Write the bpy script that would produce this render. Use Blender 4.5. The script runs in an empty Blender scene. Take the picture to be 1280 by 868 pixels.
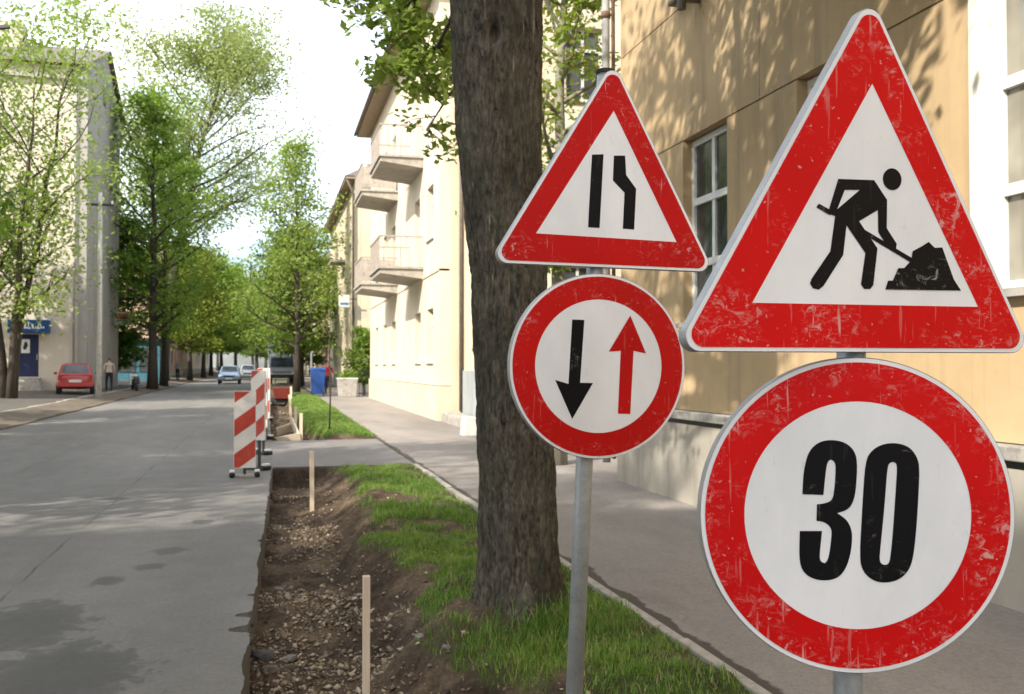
import bpy, bmesh, math, random
import numpy as np
from mathutils import Vector, Matrix
from mathutils.geometry import tessellate_polygon
S = bpy.context.scene
COL = S.collection
R = math.radians

# ------------------------------------------------------------------ camera, sky, sun, exposure
YAW, PITCH, EYE = R(14.26), R(1.19), 1.55
Fw = Vector((math.sin(YAW)*math.cos(PITCH), math.cos(YAW)*math.cos(PITCH), math.sin(PITCH)))
Rt = Vector((math.cos(YAW), -math.sin(YAW), 0))
Up = Rt.cross(Fw)
cd = bpy.data.cameras.new('camera'); cam = bpy.data.objects.new('camera', cd); COL.objects.link(cam)
cam.matrix_world = Matrix(((Rt.x, Up.x, -Fw.x, 0), (Rt.y, Up.y, -Fw.y, 0), (Rt.z, Up.z, -Fw.z, EYE), (0, 0, 0, 1)))
cd.sensor_width = 36; cd.lens = 33.75; cd.clip_start = .05; cd.clip_end = 4000
cd.dof.use_dof = True; cd.dof.focus_distance = 2.3; cd.dof.aperture_fstop = 9
S.camera = cam

SUN_AZ, SUN_EL = 40, 37          # light travels towards +X turned this many degrees to +Y
w = bpy.data.worlds.new('World'); S.world = w; w.use_nodes = True
nt = w.node_tree; nt.nodes.clear()
out = nt.nodes.new('ShaderNodeOutputWorld'); bg = nt.nodes.new('ShaderNodeBackground')
sky = nt.nodes.new('ShaderNodeTexSky'); sky.sky_type = 'NISHITA'; sky.sun_disc = False
sky.sun_elevation = R(SUN_EL); sky.sun_rotation = R(270-SUN_AZ)
sky.air_density = 1.0; sky.dust_density = 2.5; sky.ozone_density = 1.0; sky.altitude = 50
tc = nt.nodes.new('ShaderNodeTexCoord'); mp = nt.nodes.new('ShaderNodeMapping'); mp.inputs['Scale'].default_value = (1, 1, 2.2)
nz = nt.nodes.new('ShaderNodeTexNoise'); nz.inputs['Scale'].default_value = 2.1; nz.inputs['Detail'].default_value = 7
rp = nt.nodes.new('ShaderNodeValToRGB'); rp.color_ramp.elements[0].position = .40; rp.color_ramp.elements[1].position = .68
mx = nt.nodes.new('ShaderNodeMix'); mx.data_type = 'RGBA'
mx.inputs['B'].default_value = (10.2, 10.35, 10.4, 1)        # thin bright cloud
nt.links.new(tc.outputs['Generated'], mp.inputs['Vector']); nt.links.new(mp.outputs['Vector'], nz.inputs['Vector'])
nt.links.new(nz.outputs['Fac'], rp.inputs['Fac']); nt.links.new(rp.outputs['Color'], mx.inputs['Factor'])
nt.links.new(sky.outputs['Color'], mx.inputs['A']); nt.links.new(mx.outputs['Result'], bg.inputs['Color'])
bg.inputs['Strength'].default_value = .115
nt.links.new(bg.outputs['Background'], out.inputs['Surface'])
sd = bpy.data.lights.new('sun', 'SUN'); sd.energy = 2.7; sd.angle = R(.8); sd.color = (1, .93, .81)
sun = bpy.data.objects.new('sun', sd); COL.objects.link(sun)
ldir = Vector((math.cos(R(SUN_AZ))*math.cos(R(SUN_EL)), math.sin(R(SUN_AZ))*math.cos(R(SUN_EL)), -math.sin(R(SUN_EL))))
sun.rotation_euler = ldir.to_track_quat('-Z', 'Y').to_euler(); sun.location = (-30, -25, 40)
S.view_settings.view_transform = 'Standard'; S.view_settings.look = 'None'
S.view_settings.exposure = 1.46; S.view_settings.gamma = 1; S.view_settings.use_curve_mapping = False

# ------------------------------------------------------------------ helpers
random.seed(7)
class MB:
    def __init__(s): s.v = []; s.f = []; s.mi = []
    def add(s, vs, fs, mi=0):
        o = len(s.v); s.v += [tuple(v) for v in vs]
        for f in fs: s.f.append(tuple(i+o for i in f)); s.mi.append(mi)
        return s
    def box(s, x0, x1, y0, y1, z0, z1, mi=0):
        return s.add([(x0,y0,z0),(x1,y0,z0),(x1,y1,z0),(x0,y1,z0),(x0,y0,z1),(x1,y0,z1),(x1,y1,z1),(x0,y1,z1)],
              [(3,2,1,0),(4,5,6,7),(0,1,5,4),(1,2,6,5),(2,3,7,6),(3,0,4,7)], mi)
    def hexa(s, p, mi=0):   # 8 free corners, bottom ring then top ring
        return s.add(p, [(3,2,1,0),(4,5,6,7),(0,1,5,4),(1,2,6,5),(2,3,7,6),(3,0,4,7)], mi)
    def tube(s, pts, rad, n=8, mi=0, cap=True):
        pts = [Vector(p) for p in pts]; vs = []; prev = None
        for i, p in enumerate(pts):
            d = (pts[min(i+1, len(pts)-1)]-pts[max(i-1, 0)]).normalized()
            a = prev if prev else (Vector((1,0,0)) if abs(d.x) < .8 else Vector((0,1,0)))
            u = (a-d*a.dot(d)).normalized(); prev = u; t = d.cross(u)
            r = rad[i] if isinstance(rad, (list, tuple)) else rad
            for k in range(n):
                c = 2*math.pi*k/n; vs.append(p+u*(r*math.cos(c))+t*(r*math.sin(c)))
        fs = [(i*n+k, i*n+(k+1) % n, (i+1)*n+(k+1) % n, (i+1)*n+k) for i in range(len(pts)-1) for k in range(n)]
        if cap: fs += [tuple(range(n-1, -1, -1)), tuple((len(pts)-1)*n+k for k in range(n))]
        return s.add(vs, fs, mi)
    def plate(s, pts, y, th, mi=0):      # outline in x,z; front at y, back at y+th
        n = len(pts); area = sum(pts[i][0]*pts[(i+1) % n][1]-pts[(i+1) % n][0]*pts[i][1] for i in range(n))
        if area < 0: pts = pts[::-1]
        vs = [(x, y, z) for x, z in pts]+[(x, y+th, z) for x, z in pts]
        return s.add(vs, [tuple(range(n)), tuple(range(2*n-1, n-1, -1))]+[(i, i+n, (i+1) % n+n, (i+1) % n) for i in range(n)], mi)
    def build(s, name, mats, parent=None, smooth=False, bevel=0, loc=None, rot=None):
        me = bpy.data.meshes.new(name); me.from_pydata(s.v, [], s.f)
        for m in (mats if isinstance(mats, list) else [mats]): me.materials.append(m)
        if any(s.mi): me.polygons.foreach_set('material_index', s.mi)
        if smooth: me.polygons.foreach_set('use_smooth', [True]*len(s.f))
        me.update()
        return link(name, me, parent, bevel, loc, rot)
def link(name, me, parent=None, bevel=0, loc=None, rot=None):
    o = bpy.data.objects.new(name, me); COL.objects.link(o)
    if parent: o.parent = parent
    if loc: o.location = loc
    if rot: o.rotation_euler = rot
    if bevel:
        b = o.modifiers.new('bevel', 'BEVEL'); b.width = bevel; b.segments = 2; b.limit_method = 'ANGLE'
    return o
def np_mesh(name, V, Fq, mats, attr=None, smooth=False):
    me = bpy.data.meshes.new(name); n, k = Fq.shape
    me.vertices.add(len(V)); me.vertices.foreach_set('co', V.astype(np.float32).ravel())
    me.loops.add(n*k); me.loops.foreach_set('vertex_index', Fq.astype(np.int32).ravel())
    me.polygons.add(n); me.polygons.foreach_set('loop_start', np.arange(0, n*k, k, dtype=np.int32))
    me.update(calc_edges=True)
    for m in (mats if isinstance(mats, list) else [mats]): me.materials.append(m)
    if smooth: me.polygons.foreach_set('use_smooth', np.ones(n, bool))
    if attr is not None:
        dom, vals = attr; a = me.attributes.new('var', 'FLOAT', dom); a.data.foreach_set('value', vals.astype(np.float32))
    return me
def tag(o, label=None, cat=None, group=None, kind=None):
    if label: o['label'] = label
    if cat: o['category'] = cat
    if group: o['group'] = group
    if kind: o['kind'] = kind
    return o
def empty(name, loc, label=None, cat=None, group=None, rz=0):
    o = bpy.data.objects.new(name, None); COL.objects.link(o); o.location = loc; o.rotation_euler = (0, 0, rz); o.empty_display_size = .2
    return tag(o, label, cat, group)
def copy_tree(o, parent=None):
    c = o.copy(); COL.objects.link(c); c.parent = parent
    for ch in list(o.children): copy_tree(ch, c)
    return c
def sstep(a, b, x): t = np.clip((x-a)/(b-a), 0, 1); return t*t*(3-2*t)
_rs = np.random.RandomState(5); _lat = _rs.rand(64, 64)
def vnoise(x, y):
    xi = np.floor(x).astype(int); yi = np.floor(y).astype(int); fx = x-xi; fy = y-yi
    fx = fx*fx*(3-2*fx); fy = fy*fy*(3-2*fy)
    a = _lat[xi % 64, yi % 64]; b = _lat[(xi+1) % 64, yi % 64]; c = _lat[xi % 64, (yi+1) % 64]; d = _lat[(xi+1) % 64, (yi+1) % 64]
    return (a*(1-fx)+b*fx)*(1-fy)+(c*(1-fx)+d*fx)*fy
def fbm(x, y, o=4):
    s = 0; a = .5
    for i in range(o): s = s+a*vnoise(x*2**i+17*i, y*2**i+31*i); a *= .5
    return s/(1-.5**o)
def gz(Y): return max(0.0, Y-25)*.004          # the street climbs gently
GZ = np.vectorize(gz)

# ------------------------------------------------------------------ materials
class NT:
    def __init__(s, name):
        s.m = bpy.data.materials.new(name); s.m.use_nodes = True; s.t = s.m.node_tree; s.t.nodes.clear()
        s.o = s.n('OutputMaterial')
    def n(s, typ, **kw):
        nd = s.t.nodes.new('ShaderNode'+typ)
        for k, v in kw.items():
            if k in nd.inputs: s.set(nd.inputs[k], v)
            else: setattr(nd, k, v)
        return nd
    def set(s, sock, v):
        if isinstance(v, bpy.types.NodeSocket): s.t.links.new(v, sock)
        else: sock.default_value = v
    def coord(s, scale=(1,1,1), rot=(0,0,0), loc=(0,0,0), kind='Object'):
        t = s.n('TexCoord'); m = s.n('Mapping'); m.inputs['Scale'].default_value = scale; m.inputs['Rotation'].default_value = rot; m.inputs['Location'].default_value = loc
        s.t.links.new(t.outputs[kind], m.inputs['Vector']); return m.outputs['Vector']
    def noise(s, vec, scale, detail=5, rough=.55, dist=0):
        return s.n('TexNoise', Vector=vec, Scale=scale, Detail=detail, Roughness=rough, Distortion=dist).outputs['Fac']
    def ramp(s, fac, stops, interp='LINEAR'):
        r = s.n('ValToRGB', Fac=fac); cr = r.color_ramp; cr.interpolation = interp
        while len(cr.elements) < len(stops): cr.elements.new(.5)
        for e, (p, c) in zip(cr.elements, stops):
            e.position = p; e.color = (c, c, c, 1) if isinstance(c, (int, float)) else (*c[:3], 1)
        return r.outputs['Color']
    def mix(s, fac, a, b, mode='MIX'):
        m = s.n('Mix', data_type='RGBA', blend_type=mode)
        for k, v in (('Factor', fac), ('A', a), ('B', b)):
            if k == 'Factor': sock = m.inputs[0]
            else: sock = m.inputs[6 if k == 'A' else 7]
            if isinstance(v, tuple) and len(v) == 3: v = (*v, 1)
            s.set(sock, v)
        return m.outputs[2]
    def math(s, op, a, b=0.0):
        m = s.n('Math', operation=op); s.set(m.inputs[0], a); s.set(m.inputs[1], b); return m.outputs[0]
    def bump(s, h, strength=.3, dist=.01):
        return s.n('Bump', Height=h, Strength=strength, Distance=dist).outputs['Normal']
    def bsdf(s, col, rough=.8, normal=None, metal=0, spec=.5):
        b = s.n('BsdfPrincipled'); c = (*col, 1) if isinstance(col, tuple) and len(col) == 3 else col
        s.set(b.inputs['Base Color'], c); s.set(b.inputs['Roughness'], rough); s.set(b.inputs['Metallic'], metal); s.set(b.inputs['Specular IOR Level'], spec)
        if normal is not None: s.set(b.inputs['Normal'], normal)
        return b.outputs['BSDF']
    def done(s, sh): s.t.links.new(sh, s.o.inputs['Surface']); return s.m
def pm(name, c1, c2=None, scale=3, rough=.8, bump=.25, bscale=60, bdist=.004, stretch=(1,1,1), metal=0, spec=.4, dirt=.0, dirtcol=(.05,.045,.04)):
    t = NT(name); v = t.coord(stretch); c2 = c2 or tuple(x*.75 for x in c1)
    n1 = t.noise(v, scale, 6); n2 = t.noise(v, scale*7.3, 4)
    f = t.math('ADD', t.math('MULTIPLY', n1, .7), t.math('MULTIPLY', n2, .3))
    col = t.ramp(f, [(.36, c2), (.62, c1)])
    if dirt:
        d = t.ramp(t.noise(t.coord(stretch, loc=(3, 9, 1)), scale*1.7, 8, .68), [(.5, 0), (.72, dirt)])
        col = t.mix(d, col, dirtcol)
    nrm = t.bump(t.noise(v, bscale, 4), bump, bdist) if bump else None
    return t.done(t.bsdf(col, rough, nrm, metal, spec))
M = {}
M['ochre'] = None
def plaster(name, a, b, stain, streak=.45, fl=.5):
    t = NT(name); v = t.coord(); vs = t.coord((2.2, 2.2, .22)); 
    n = t.noise(v, .9, 7, .6); col = t.ramp(n, [(.33, b), (.63, a)])
    st = t.ramp(t.noise(vs, 1.6, 6, .6), [(.5, 0), (.75, streak)]); col = t.mix(st, col, stain)
    sp = t.ramp(t.noise(v, 9, 6, .7), [(.58, 0), (.74, fl)]); col = t.mix(sp, col, tuple(x*.72 for x in a))
    h = t.math('ADD', t.noise(v, 110, 4), t.math('MULTIPLY', t.noise(v, 6, 5), 2.0))
    return t.done(t.bsdf(col, .9, t.bump(h, .35, .004), 0, .2))
M['ochre'] = plaster('ochre_plaster', (.55, .40, .235), (.45, .325, .185), (.29, .22, .15), .7, .6)
M['cream'] = plaster('cream_plaster', (.66, .585, .46), (.59, .515, .40), (.42, .36, .28), .3, .25)
M['cream2'] = plaster('pale_yellow_plaster', (.63, .545, .40), (.55, .47, .34), (.40, .33, .245), .3, .25)
M['pinkwall'] = plaster('dusty_pink_plaster', (.50, .33, .26), (.42, .28, .22), (.30, .2, .16), .3, .25)
M['leftwall'] = plaster('pale_render', (.60, .535, .455), (.52, .465, .395), (.4, .35, .3), .35, .3)
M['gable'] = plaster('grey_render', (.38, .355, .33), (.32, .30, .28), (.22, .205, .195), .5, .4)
M['plinth'] = plaster('weathered_plinth_render', (.41, .375, .32), (.33, .30, .255), (.21, .19, .165), .6, .5)
M['bluegrey'] = plaster('blue_grey_plinth', (.34, .36, .37), (.28, .3, .31), (.2, .2, .2), .5, .4)
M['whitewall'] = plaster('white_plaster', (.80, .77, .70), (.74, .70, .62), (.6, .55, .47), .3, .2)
M['concrete'] = pm('concrete', (.40, .375, .34), (.29, .27, .245), 4, .9, .4, 70, dirt=.5)
M['kerb'] = pm('kerb_concrete', (.42, .385, .34), (.30, .275, .24), 5, .9, .5, 90, dirt=.6)
M['slab'] = pm('balcony_concrete', (.41, .37, .32), (.31, .28, .24), 3, .9, .3, 40, dirt=.5)
M['white'] = pm('white_paint', (.78, .78, .76), (.70, .70, .68), 4, .45, .05, 60)
M['offwhite'] = pm('worn_white_paint', (.62, .60, .56), (.50, .48, .45), 5, .6, .1, 60, dirt=.4)
M['galv'] = pm('galvanised_steel', (.46, .49, .50), (.33, .36, .37), 16, .5, .12, 200, .001, metal=.55, dirt=.45, dirtcol=(.25, .25, .23))
M['backmetal'] = pm('sign_back_metal', (.50, .51, .52), (.38, .39, .40), 9, .5, .1, 150, .001, metal=.5, dirt=.3, dirtcol=(.2,.18,.16))
M['darkmetal'] = pm('dark_metal', (.035, .033, .03), (.02, .02, .02), 8, .5, .1)
M['pipe'] = pm('painted_pipe', (.42, .42, .41), (.31, .31, .30), 7, .55, .1, dirt=.3, dirtcol=(.2,.12,.07))
M['rustpipe'] = pm('rusty_brown_pipe', (.17, .10, .065), (.10, .06, .04), 9, .75, .2)
M['brownpipe'] = pm('brown_downpipe', (.14, .115, .095), (.09, .075, .065), 7, .6, .1)
M['roof'] = pm('roof_metal', (.17, .14, .125), (.11, .095, .085), 3, .6, .1)
M['soffit'] = pm('soffit_boards', (.33, .25, .18), (.24, .18, .13), 5, .8, .1)
M['railing'] = pm('rust_pink_railing', (.40, .35, .31), (.29, .25, .22), 10, .7, .1)
M['wood'] = pm('raw_pine', (.68, .58, .45), (.56, .46, .34), 3, .75, .2, 60, .002, stretch=(12, 12, 1))
M['black'] = pm('black_rubber', (.02, .02, .02), (.012, .012, .012), 8, .6, .1)
M['redboard'] = pm('red_reflective_stripe', (.52, .045, .02), (.40, .035, .02), 9, .4, .05, dirt=.25, dirtcol=(.35,.2,.15))
M['whiteboard'] = pm('white_reflective_board', (.78, .74, .70), (.68, .64, .60), 7, .4, .05, dirt=.25, dirtcol=(.5,.42,.36))
M['bluepaint'] = pm('dark_blue_paint', (.012, .02, .085), (.008, .014, .05), 5, .5, .05)
M['bluesign'] = pm('blue_sign_face', (.015, .08, .24), (.012, .06, .19), 5, .45, .03)
M['binblue'] = pm('blue_plastic', (.03, .10, .36), (.02, .07, .26), 6, .45, .05)
M['teal'] = pm('teal_panel', (.05, .17, .21), (.04, .12, .16), 4, .5, .05)
M['brick'] = pm('red_brick_wall', (.30, .13, .085), (.22, .10, .07), 3, .9, .2)
M['skin'] = pm('skin', (.50, .31, .22), None, 4, .6, 0)
M['tile'] = pm('red_roof_tiles', (.26, .12, .08), (.18, .08, .06), 5, .8, .3)
def glass(name, c=(.035, .04, .042)):
    t = NT(name); v = t.coord(); col = t.ramp(t.noise(v, 1.3, 3), [(.4, c), (.65, tuple(x*2.4 for x in c))])
    return t.done(t.bsdf(col, .06, t.bump(t.noise(v, 2.2, 2), .03, .02), 0, .6))
M['glass'] = glass('window_glass'); M['curtain'] = glass('curtained_window_glass', (.16, .15, .125))
M['carglass'] = glass('car_glass', (.03, .035, .045))
def paint(name, c): 
    t = NT(name); b = t.n('BsdfPrincipled'); n = t.noise(t.coord(), 5, 4); t.set(b.inputs['Base Color'], t.ramp(n, [(.35, tuple(x*.85 for x in c)), (.65, c)]))
    b.inputs['Roughness'].default_value = .3; b.inputs['Coat Weight'].default_value = .6; b.inputs['Coat Roughness'].default_value = .08
    return t.done(b.outputs['BSDF'])
M['carred'] = paint('red_car_paint', (.42, .02, .018)); M['carblue'] = paint('pale_blue_car_paint', (.16, .24, .36)); M['carwhite'] = paint('white_car_paint', (.6, .62, .66))
M['carlight'] = pm('clear_lamp_lens', (.8, .8, .76), None, 5, .1, 0); M['taillight'] = pm('red_lamp_lens', (.35, .01, .01), None, 5, .15, 0)
M['dumper'] = pm('red_machine_paint', (.24, .04, .028), (.16, .03, .025), 6, .5, .1, dirt=.5, dirtcol=(.12,.07,.05))
M['greybox'] = pm('grey_truck_body', (.38, .38, .42), (.3, .3, .34), 3, .5, .05)

def asphalt(name, base, streetwear=True, dirtedge=None):
    t = NT(name); v = t.coord(); 
    big = t.noise(t.coord((1, .25, 1)), .55, 6, .6)
    col = t.ramp(big, [(.32, tuple(x*.78 for x in base)), (.5, base), (.7, tuple(x*1.28 for x in base))])
    fine = t.noise(v, 150, 4, .75); col = t.mix(.6, col, t.ramp(fine, [(.28, .2), (.5, .5), (.72, .85)]), 'OVERLAY'); mid_ = t.noise(v, 28, 5, .7); col = t.mix(.35, col, t.ramp(mid_, [(.3, .3), (.5, .5), (.7, .75)]), 'OVERLAY')
    pat = t.ramp(t.noise(v, 2.3, 7, .65), [(.52, 0), (.7, .35)]); col = t.mix(pat, col, tuple(x*.72 for x in base))
    rough = t.ramp(t.noise(v, 3, 4), [(.3, .72), (.7, .92)])
    if streetwear:
        # damp patches and drips with their own outlines (metres, x along the width, y along the street)
        sep = t.n('SeparateXYZ'); t.t.links.new(v, sep.inputs[0]); x, y = sep.outputs['X'], sep.outputs['Y']
        wx = t.math('ADD', t.math('MULTIPLY', t.math('SUBTRACT', t.noise(v, 7.5, 7, .7, .6), .5), 2.0), t.math('MULTIPLY', t.math('SUBTRACT', t.noise(t.coord((1.6, .5, 1)), 2.5, 4), .5), 1.0))
        total = None
        for cx, cy, rx, ry in ((-1.42, 6.35, .42, .58), (-1.02, 5.25, .48, .62), (-1.12, 7.5, .12, .16), (-.88, 7.95, .13, .13), (-.80, 8.6, .16, .18), (-.62, 10.1, .12, .16), (-1.75, 12.1, .2, .12)):
            ex = t.math('DIVIDE', t.math('SUBTRACT', x, cx), rx); ey = t.math('DIVIDE', t.math('SUBTRACT', y, cy), ry)
            d = t.math('SQRT', t.math('ADD', t.math('MULTIPLY', ex, ex), t.math('MULTIPLY', ey, ey)))
            s = t.math('SUBTRACT', 1.0, t.math('ADD', d, wx)); total = s if total is None else t.math('MAXIMUM', total, s)
        wet = t.ramp(total, [(.0, 0), (.12, .7), (.5, 1)]); col = t.mix(t.math('MULTIPLY', wet, .66), col, tuple(x*.2 for x in base)); rough = t.mix(t.math('MULTIPLY', wet, .6), rough, (.5, .5, .5))
        # paving joints that run with the street
        wob = t.math('MULTIPLY', t.math('SUBTRACT', t.noise(t.coord((1, .5, 1)), 1.4, 4), .5), .12)
        for jx, wd in ((-1.72, .012), (-3.55, .01), (-4.9, .012)):
            dd = t.math('ABSOLUTE', t.math('SUBTRACT', t.math('ADD', x, wob), jx)); ln = t.ramp(t.math('DIVIDE', dd, wd), [(.3, .75), (1, 0)])
            ln = t.math('MULTIPLY', ln, t.ramp(t.noise(v, 1.1, 3), [(.4, 0), (.55, 1)])); col = t.mix(ln, col, tuple(x*.3 for x in base))
    if dirtedge:      # soil washed along the edging stones
        sep = t.n('SeparateXYZ'); t.t.links.new(v, sep.inputs[0]); e = t.math('SUBTRACT', sep.outputs['X'], dirtedge)
        e = t.math('SUBTRACT', e, t.math('MULTIPLY', t.math('POWER', t.noise(t.coord((1, .8, 1)), 2.2, 5, .6), 2.0), .26)); col = t.mix(t.ramp(e, [(0, .85), (.02, 0)]), col, (.05, .04, .032))
    h = t.math('ADD', fine, t.math('MULTIPLY', t.noise(v, 40, 4), .8))
    return t.done(t.bsdf(col, rough, t.bump(h, .7, .006), 0, .25))
M['road'] = asphalt('road_asphalt', (.174, .166, .156)); M['pave'] = asphalt('pavement_asphalt', (.255, .228, .208), False, 2.30); M['drive'] = asphalt('crossing_asphalt', (.195, .182, .172), False)
M['yard'] = asphalt('forecourt_asphalt', (.11, .10, .09), False)
M['dirtside'] = pm('dusty_verge_soil', (.17, .135, .10), (.09, .072, .055), 2.2, .95, .5, 30, .02)
M['terrain'] = pm('bare_ground', (.16, .15, .10), (.10, .11, .06), .4, .95, .3, 10, .02)
def soilmat():
    t = NT('trench_soil'); v = t.coord(); n = t.noise(v, 2.0, 7, .65); f = t.noise(v, 26, 6, .7)
    col = t.ramp(n, [(.33, (.035, .025, .018)), (.5, (.078, .055, .038)), (.68, (.18, .13, .085))])
    col = t.mix(.6, col, t.ramp(f, [(.3, .12), (.5, .5), (.7, .9)]), 'OVERLAY')
    a = t.n('Attribute', attribute_name='var').outputs['Fac']
    gr = t.ramp(t.noise(v, 12, 5), [(.35, (.04, .075, .015)), (.65, (.085, .13, .03))])
    col = t.mix(t.math('MULTIPLY', a, .85), col, gr)
    return t.done(t.bsdf(col, .95, t.bump(t.math('ADD', f, t.math('MULTIPLY', t.noise(v, 9, 5), 1.5)), .9, .02), 0, .15))
M['soil'] = soilmat()
def varmat(name, cols, rough=.6, trans=0, spec=.3, bump=0):
    t = NT(name); a = t.n('Attribute', attribute_name='var').outputs['Fac']
    col = t.ramp(a, [(i/(len(cols)-1), c) for i, c in enumerate(cols)])
    sh = t.bsdf(col, rough, t.bump(t.noise(t.coord(), 90, 4), bump, .004) if bump else None, 0, spec)
    if trans:
        tr = t.n('BsdfTranslucent'); t.set(tr.inputs['Color'], t.mix(.6, col, t.mix(1.0, col, (1.0, 1.15, .35), 'MULTIPLY')))
        mxs = t.n('MixShader'); mxs.inputs[0].default_value = trans; t.t.links.new(sh, mxs.inputs[1]); t.t.links.new(tr.outputs[0], mxs.inputs[2]); sh = mxs.outputs[0]
    return t.done(sh)
M['stones'] = varmat('loose_stones', [(.05,.037,.028), (.13,.095,.064), (.26,.195,.13), (.50,.41,.30), (.20,.185,.17)], .9, 0, .2, .3)
M['grass'] = varmat('grass_blades', [(.06,.12,.02), (.11,.22,.035), (.19,.32,.055), (.30,.40,.10), (.44,.37,.20)], .55, .4)
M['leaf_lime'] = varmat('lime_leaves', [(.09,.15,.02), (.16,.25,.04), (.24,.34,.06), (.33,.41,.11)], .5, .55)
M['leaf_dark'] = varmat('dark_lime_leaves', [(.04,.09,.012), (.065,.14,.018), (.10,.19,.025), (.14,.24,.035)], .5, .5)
M['leaf_pale'] = varmat('pale_catkin_leaves', [(.22,.27,.10), (.30,.35,.14), (.37,.41,.18), (.43,.45,.24)], .6, .5)
M['leaf_gold'] = varmat('golden_maple_leaves', [(.14,.22,.03), (.21,.29,.045), (.28,.32,.06), (.38,.32,.10)], .55, .55)
M['leaf_young'] = varmat('young_spring_leaves', [(.17,.23,.05), (.24,.32,.075), (.31,.39,.11), (.38,.43,.16)], .5, .55)
def barkmat(name, a, b, c, sc=1.0):
    t = NT(name); v = t.coord((5*sc, 5*sc, 1.5*sc)); v2 = t.coord((1, 1, .6))
    n = t.noise(v, 5.5, 8, .68, 1.2); n2 = t.noise(t.coord((1, 1, .45)), 45, 6, .7, .5)
    f = t.math('ADD', t.math('MULTIPLY', n, .6), t.math('MULTIPLY', n2, .4)); col = t.ramp(f, [(.38, c), (.48, b), (.60, a)])
    m = t.ramp(t.noise(v2, 3.6, 7, .65), [(.46, 0), (.70, .5)]); col = t.mix(m, col, (.07, .078, .045))
    d = t.ramp(t.noise(v2, 2.1, 6, .6), [(.5, 0), (.66, .6)]); col = t.mix(d, col, c)
    li = t.ramp(t.noise(t.coord((11, 11, .7), loc=(4, 2, 0)), 3.3, 5, .6, .4), [(.64, 0), (.70, .8)]); col = t.mix(li, col, tuple(min(1, x*1.9) for x in a))
    return t.done(t.bsdf(col, .95, t.bump(f, 1.0, .035), 0, .12))
M['bark'] = barkmat('grey_brown_bark', (.165, .148, .118), (.085, .075, .06), (.024, .021, .018))
M['barkfar'] = pm('dark_bark', (.075, .06, .045), (.04, .032, .025), 6, .95, .3, 30, .01, stretch=(3, 3, .5))
M['barkpale'] = pm('pale_grey_bark', (.30, .28, .22), (.17, .16, .12), 5, .95, .3, 30, .01, stretch=(2, 2, .6))

def signmat(name, c, wear, seedloc, edge=((.30, 0), (.38, 1))):
    """painted sign face: clean colour with scraped-through scratches and chips"""
    t = NT(name); v = t.coord(loc=seedloc)
    patch = t.ramp(t.noise(v, 7.5, 4, .6), [(.53-.03*wear, 0), (.68-.03*wear, 1)])
    ln = t.n('VectorMath', operation='LENGTH'); t.t.links.new(t.coord(), ln.inputs[0]); far = t.ramp(ln.outputs['Value'], edge)
    patch = t.math('MAXIMUM', t.math('MULTIPLY', patch, .8), t.math('MULTIPLY', far, t.ramp(t.noise(v, 13, 4, .6), [(.38, .1), (.6, 1)])))
    tot = None
    for i, (rz, st) in enumerate(((.6, (60, 60, 5)), (1.5, (75, 75, 6)), (2.4, (60, 60, 4)), (-.25, (80, 80, 5)))):
        vv = t.coord(st, (0, rz, 0), (i*3.1+seedloc[0], 0, i*1.7))
        s = t.ramp(t.noise(vv, 1.0, 3, .5), [(.70-wear*.02, 0), (.73-wear*.02, 1)]); tot = s if tot is None else t.math('MAXIMUM', tot, s)
    chips = t.ramp(t.noise(v, 38, 5, .72, .8), [(.60-wear*.03, 0), (.66-wear*.03, 1)])
    scrape = t.ramp(t.noise(t.coord((1, 1, 2.2), (0, .5, 0), seedloc), 24, 5, .8, 1.5), [(.56-wear*.02, 0), (.68, .8)])
    spots = t.ramp(t.noise(v, 85, 2, .5), [(.71-wear*.015, 0), (.74-wear*.015, .9)])
    m = t.math('MULTIPLY', t.math('MAXIMUM', chips, t.math('MAXIMUM', scrape, tot)), patch)
    m = t.math('MAXIMUM', m, t.math('MAXIMUM', t.math('MULTIPLY', tot, .18*wear), t.math('MULTIPLY', spots, .5*wear)))
    col = t.ramp(t.noise(v, 3, 4), [(.35, tuple(x*.86 for x in c)), (.65, c)])
    col = t.mix(t.math('MULTIPLY', m, .8), col, (.66, .50, .46) if c[0] > c[1]*3 else (.45, .44, .42))
    return t.done(t.bsdf(col, t.mix(m, (.5, .5, .5), (.75, .75, .75)), t.bump(t.noise(v, 5, 3), .04, .02), 0, .14))
M['red1'] = signmat('scratched_red_face', (.64, .004, .004), 1.3, (0, 0, 0)); M['red1c'] = signmat('scraped_red_ring', (.64, .004, .004), 1.3, (7, 2, 5), ((.245, 0), (.295, .8)))
M['red2'] = signmat('red_face', (.52, .005, .004), .5, (3, 1, 2)); M['red2c'] = signmat('red_ring', (.53, .006, .004), .6, (9, 4, 8), ((.25, 0), (.3, .5)))
def whitesign(name, loc):
    t = NT(name); v = t.coord((1, 1, .5), loc=loc); col = t.ramp(t.noise(v, 4, 6, .6), [(.3, (.68, .71, .73)), (.62, (.82, .84, .86))])
    d = t.ramp(t.noise(t.coord((6, 6, 2), loc=loc), 9, 6, .75), [(.60, 0), (.78, .55)]); col = t.mix(d, col, (.42, .40, .37))
    return t.done(t.bsdf(col, .42, None, 0, .35))
M['white1'] = whitesign('white_sign_face', (0, 0, 0)); M['white2'] = whitesign('dusty_white_sign_face', (5, 3, 2))
M['blackprint'] = signmat('black_print', (.004, .004, .005), .15, (2, 6, 3))

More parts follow.
